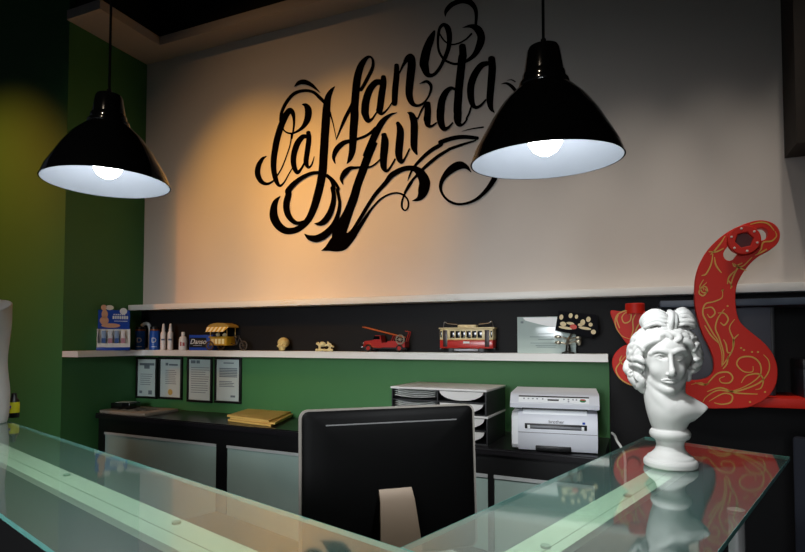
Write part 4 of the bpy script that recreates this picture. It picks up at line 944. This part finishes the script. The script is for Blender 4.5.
# neck and chest piece
sd.chain([(0, 0, .122, .043), (-.004, -.002, .15, .047), (-.010, -.002, .18, .048), (-.014, .004, .215, .049), (-.012, .012, .26, .052)], .012)
sd.chain([(.0, -.014, .160, .04), (.035, -.010, .168, .028), (.066, -.004, .163, .015), (.086, -.002, .160, .006)], .02)
sd.chain([(-.045, -.016, .238, .011), (-.022, -.04, .198, .011), (.004, -.046, .168, .010)], .014)
yw = math.radians(12); HX = -.010
def R(p): x, y, z = p[:3]; return (HX+x*math.cos(yw)-y*math.sin(yw), x*math.sin(yw)+y*math.cos(yw), z)
def E(c, r, k=.01, sub=False): sd.ell(R(c), r, k, sub)
def CH(P, k=.005, n=6, sub=False): sd.chain([(*R(p), p[3]) for p in P], k, n, sub)
E((0, .015, .325), (.070, .088, .076), .01)
E((0, -.016, .290), (.0500, .058, .080), .012)
E((0, -.042, .338), (.044, .033, .030), .015)
E((0, -.055, .2225), (.0175, .0175, .0155), .012)                    # chin
CH([(-.043, -.006, .268, .012), (-.034, -.022, .245, .011), (-.014, -.046, .226, .010), (.014, -.046, .226, .010), (.034, -.022, .245, .011), (.043, -.006, .268, .012)], .010)
for s_ in (-1, 1):
    E((s_*.029, -.0465, .278), (.014, .014, .017), .014)            # cheek
    E((s_*.0245, -.0770, .3135), (.0165, .0115, .0088), .006, True)   # socket
    E((s_*.0245, -.0575, .3125), (.0125, .0118, .0100), .0015)         # eyeball
    CH([(s_*.0115, -.066, .3115, .0022), (s_*.018, -.0708, .319, .0026), (s_*.027, -.0698, .3205, .0026), (s_*.0375, -.062, .315, .0022)], .0015)
    CH([(s_*.0125, -.066, .3095, .0016), (s_*.023, -.0688, .304, .0020), (s_*.035, -.063, .3085, .0016)], .0015)
    CH([(s_*.007, -.0745, .3260, .005), (s_*.02, -.0735, .3315, .005), (s_*.036, -.0645, .3305, .0045), (s_*.046, -.05, .321, .0045)], .006)   # brow
    E((s_*.0088, -.079, .2665), (.0058, .0075, .0056), .003)           # nostril
    E((s_*.0048, -.0865, .2600), (.003, .004, .003), .002, True)
    CH([(s_*.0006, -.0755, .2515, .0028), (s_*.0065, -.0750, .2526, .0033), (s_*.0145, -.0690, .2496, .0026), (s_*.0205, -.0620, .2470, .0014)], .003)
    CH([(s_*.0006, -.0735, .2435, .0040), (s_*.0070, -.0722, .2440, .0038), (s_*.0140, -.0665, .2456, .0026), (s_*.0195, -.0615, .2466, .0014)], .003)
CH([(0, -.073, .328, .0072), (0, -.0795, .308, .0052), (0, -.0865, .287, .0056), (0, -.0920, .273, .0070), (0, -.088, .2655, .0055)], .004)
CH([(-.0225, -.0640, .2465, .0009), (-.0145, -.0720, .2475, .0012), (-.007, -.0785, .2482, .0013), (0, -.0800, .2476, .0013), (.007, -.0785, .2482, .0013), (.0145, -.0720, .2475, .0012), (.0225, -.0640, .2465, .0009)], .0012, 8, True)
E((0, -.086, .258), (.0022, .004, .004), .003, True)
E((0, -.0745, .2362), (.011, .004, .003), .004, True)
# hair: cap, then locks swept from the centre parting to the sides
E((0, .03, .326), (.083, .086, .073), .008)
EC, ER = (0, .012, .318), (.092, .095, .086)
def dirp(az, el, s=1.0):
    a_, e_ = math.radians(az), math.radians(el)
    return (EC[0]+ER[0]*s*math.sin(a_)*math.cos(e_), EC[1]-ER[1]*s*math.cos(a_)*math.cos(e_), EC[2]+ER[2]*s*math.sin(e_))
rnd = random.Random(4)
def lock(path, r, s=.94, wave=4, k=.0018, ph=0):
    P = []; n = len(path)
    for i, (az, el) in enumerate(path):
        w_ = wave*math.sin(i*1.9+ph); P.append((*dirp(az, el+w_, s+.035*math.sin(i*1.9+ph+1.2)), r*(.7+.45*math.sin(PI*(i+.6)/n))))
    CH(P, k, 6)
def hairline(a): return np.interp(abs(a), [0, 15, 30, 45, 54, 62, 70, 180], [36, 34, 28, 15, -3, -24, -50, -60])
for row in range(11):
    el0 = -52+12.5*row
    for col in range(15):
        az = -119+17*col+(8.5 if row % 2 else 0)
        if el0 > 80 or el0 < hairline(az)-1 or (az > 0 and el0 < -38): continue
        if el0 > 55 and col % 2: continue
        sg = 1 if az > 0 else -1; ph = rnd.random()*1.4-.4; r0 = .0078+.0016*rnd.random(); W_ = 9+2.5*rnd.random(); ce = max(.35, math.cos(math.radians(el0)))
        P = []
        for q_ in range(7):                                           # one chunky crescent lock
            aa = ph+PI*.75-q_*.62; P.append((*dirp(az+sg*W_*math.cos(aa)/ce, el0+W_*.8*math.sin(aa), .96+.05*math.sin(PI*(q_+.5)/7)), r0*(.55+.6*math.sin(PI*(q_+.8)/7.6))))
        CH(P, .0016, 4)
        if rnd.random() < .6: E(dirp(az+sg*2, el0, 1.0), (.0055,)*3, .0018)
for s_ in (-1, 1):                                                   # waves framing the forehead
    for j in range(3):
        path = [(s_*(1+2*j), 39+6*j), (s_*(10+2*j), 39+6*j), (s_*(20+2*j), 34+6*j), (s_*(31+2*j), 29+6*j), (s_*(42+3*j), 18+6*j), (s_*(52+3*j), 9+6*j), (s_*(59+3*j), -6+6*j), (s_*(67+3*j), -16+5*j)]
        lock(path, .0078, .965+.012*j, 2.6, .0016, j*1.1)
for az in range(160, 201, 20):
    for el in (-30, -10, 10, 30, 50): E(dirp(az, el, .95), (.018, .016, .015), .006)
# hanging curls beside the neck
for P in ([(-.066, .0, .275, .012), (-.076, -.010, .258, .012), (-.066, -.016, .243, .011), (-.070, -.006, .226, .010), (-.06, .0, .212, .007)], [(-.080, .022, .272, .013), (-.088, .014, .252, .012), (-.080, .012, .236, .010), (-.072, .018, .222, .008)], [(-.094, .03, .292, .012), (-.1, .022, .275, .011), (-.092, .022, .26, .009)], [(.060, .012, .268, .011), (.064, .012, .25, .009)]): CH(P, .003)
for c_ in ((-.074, -.017, .25), (-.092, .008, .262), (-.078, -.016, .283)):
    CH([(c_[0]+.009*math.cos(q*.9)*(1-.08*q), c_[1]-.004, c_[2]+.009*math.sin(q*.9)*(1-.08*q), .004) for q in range(8)], .0012, 3)
# topknot bow
BX = .014
E((BX-.006, .004, .402), (.044, .034, .018), .010)
for s_ in (-1, 1):
    w_ = 1.0 if s_ < 0 else .86
    for dy, dz, r_ in ((-.036, .002, .0072), (-.028, .011, .0078), (-.017, .017, .0082), (-.004, .020, .0084), (.010, .017, .0086), (-.040, -.008, .0068), (-.041, -.017, .006)):
        CH([(BX+s_*.006, dy*.9, .414+dz*.6, r_*.6), (BX+s_*.022*w_, dy-.005, .418+dz+.004*rnd.random(), r_*.8), (BX+s_*.042*w_, dy-.006+.006*rnd.random(), .421+dz*1.05+.005*rnd.random(), r_*1.0), (BX+s_*.062*w_, dy+.004, .414+dz*.8+.004*rnd.random(), r_*.95), (BX+s_*.070*w_, dy+.016, .405+dz*.5, r_*.9), (BX+s_*.060*w_, dy+.02, .396, r_*.8)], .0016, 6)
CH([(BX-.006, -.046, .394, .007), (BX-.005, -.05, .412, .0085), (BX-.003, -.042, .432, .009), (BX-.003, -.02, .440, .008)], .002)
CH([(BX+.006, -.044, .396, .006), (BX+.007, -.048, .413, .007), (BX+.006, -.04, .430, .007), (BX+.006, -.02, .438, .006)], .002)
sd.cut((0, 0, .0), (0, 0, -1))
sd.cut((.045, 0, .117), (.62, 0, -.60))
# socle
sd.lathe([(.066, 0), (.071, .004), (.072, .014), (.069, .021), (.064, .024), (.061, .03), (.05, .037), (.04, .048), (.0365, .06), (.0375, .07), (.042, .077), (.051, .082), (.0545, .09), (.0545, .097), (.051, .104), (.045, .108), (.0425, .116), (.042, .126)], .003)
bo = sd.mesh('bust_body', PLASTER, t)

# plaster torso at the left edge, and the little bottle behind it
pc = onZ(-23, 424, 1.10)
t = thing('plaster_torso', 'white plaster torso cast cut by the left picture edge', 'sculpture', (pc[0], pc[1], 1.1004), math.radians(40))
sd = SDF((-.14, -.12, -.004), (.14, .12, .56), .004)
sd.chain([(0, 0, .02, .098), (0, 0, .12, .101), (0, .0, .2, .091), (0, 0, .27, .087), (0, -.002, .35, .094), (0, 0, .44, .101), (0, 0, .54, .1)], .02, 8)
for s_ in (-1, 1): sd.ell((s_*.042, -.075, .41), (.045, .03, .035), .02)
sd.chain([(0, -.1, .4, .006), (0, -.095, .3, .006), (0, -.105, .15, .006)], .015, 8, True); sd.ell((0, -.092, .2), .008, .006, True)
sd.cut((0, 0, 0), (0, 0, -1)); sd.cut((.0, -.06, .472), (-.05, -.35, 1)); sd.mesh('torso', PLASTER, t)
pq = onZ(13.5, 417.5, 1.10)
t = thing('small_bottle', 'small dark bottle with yellow label behind the white torso', 'bottle', (pq[0], pq[1], 1.1004))
MB().lathe([(.02, 0), (.022, .003), (.022, .075), (.012, .09), (.01, .11), (0, .11)], 20).build('bottle_body', BLACK, t)
MB().lathe([(.0225, .022), (.0225, .07)], 20).build('yellow_label', mat('yellow_label', '#d3cf1e', .5), t)
MB().box(-.012, .012, -.0235, -.018, .045, .055).build('label_mark', mat('purple_mark', '#5b3a8a', .5), t)
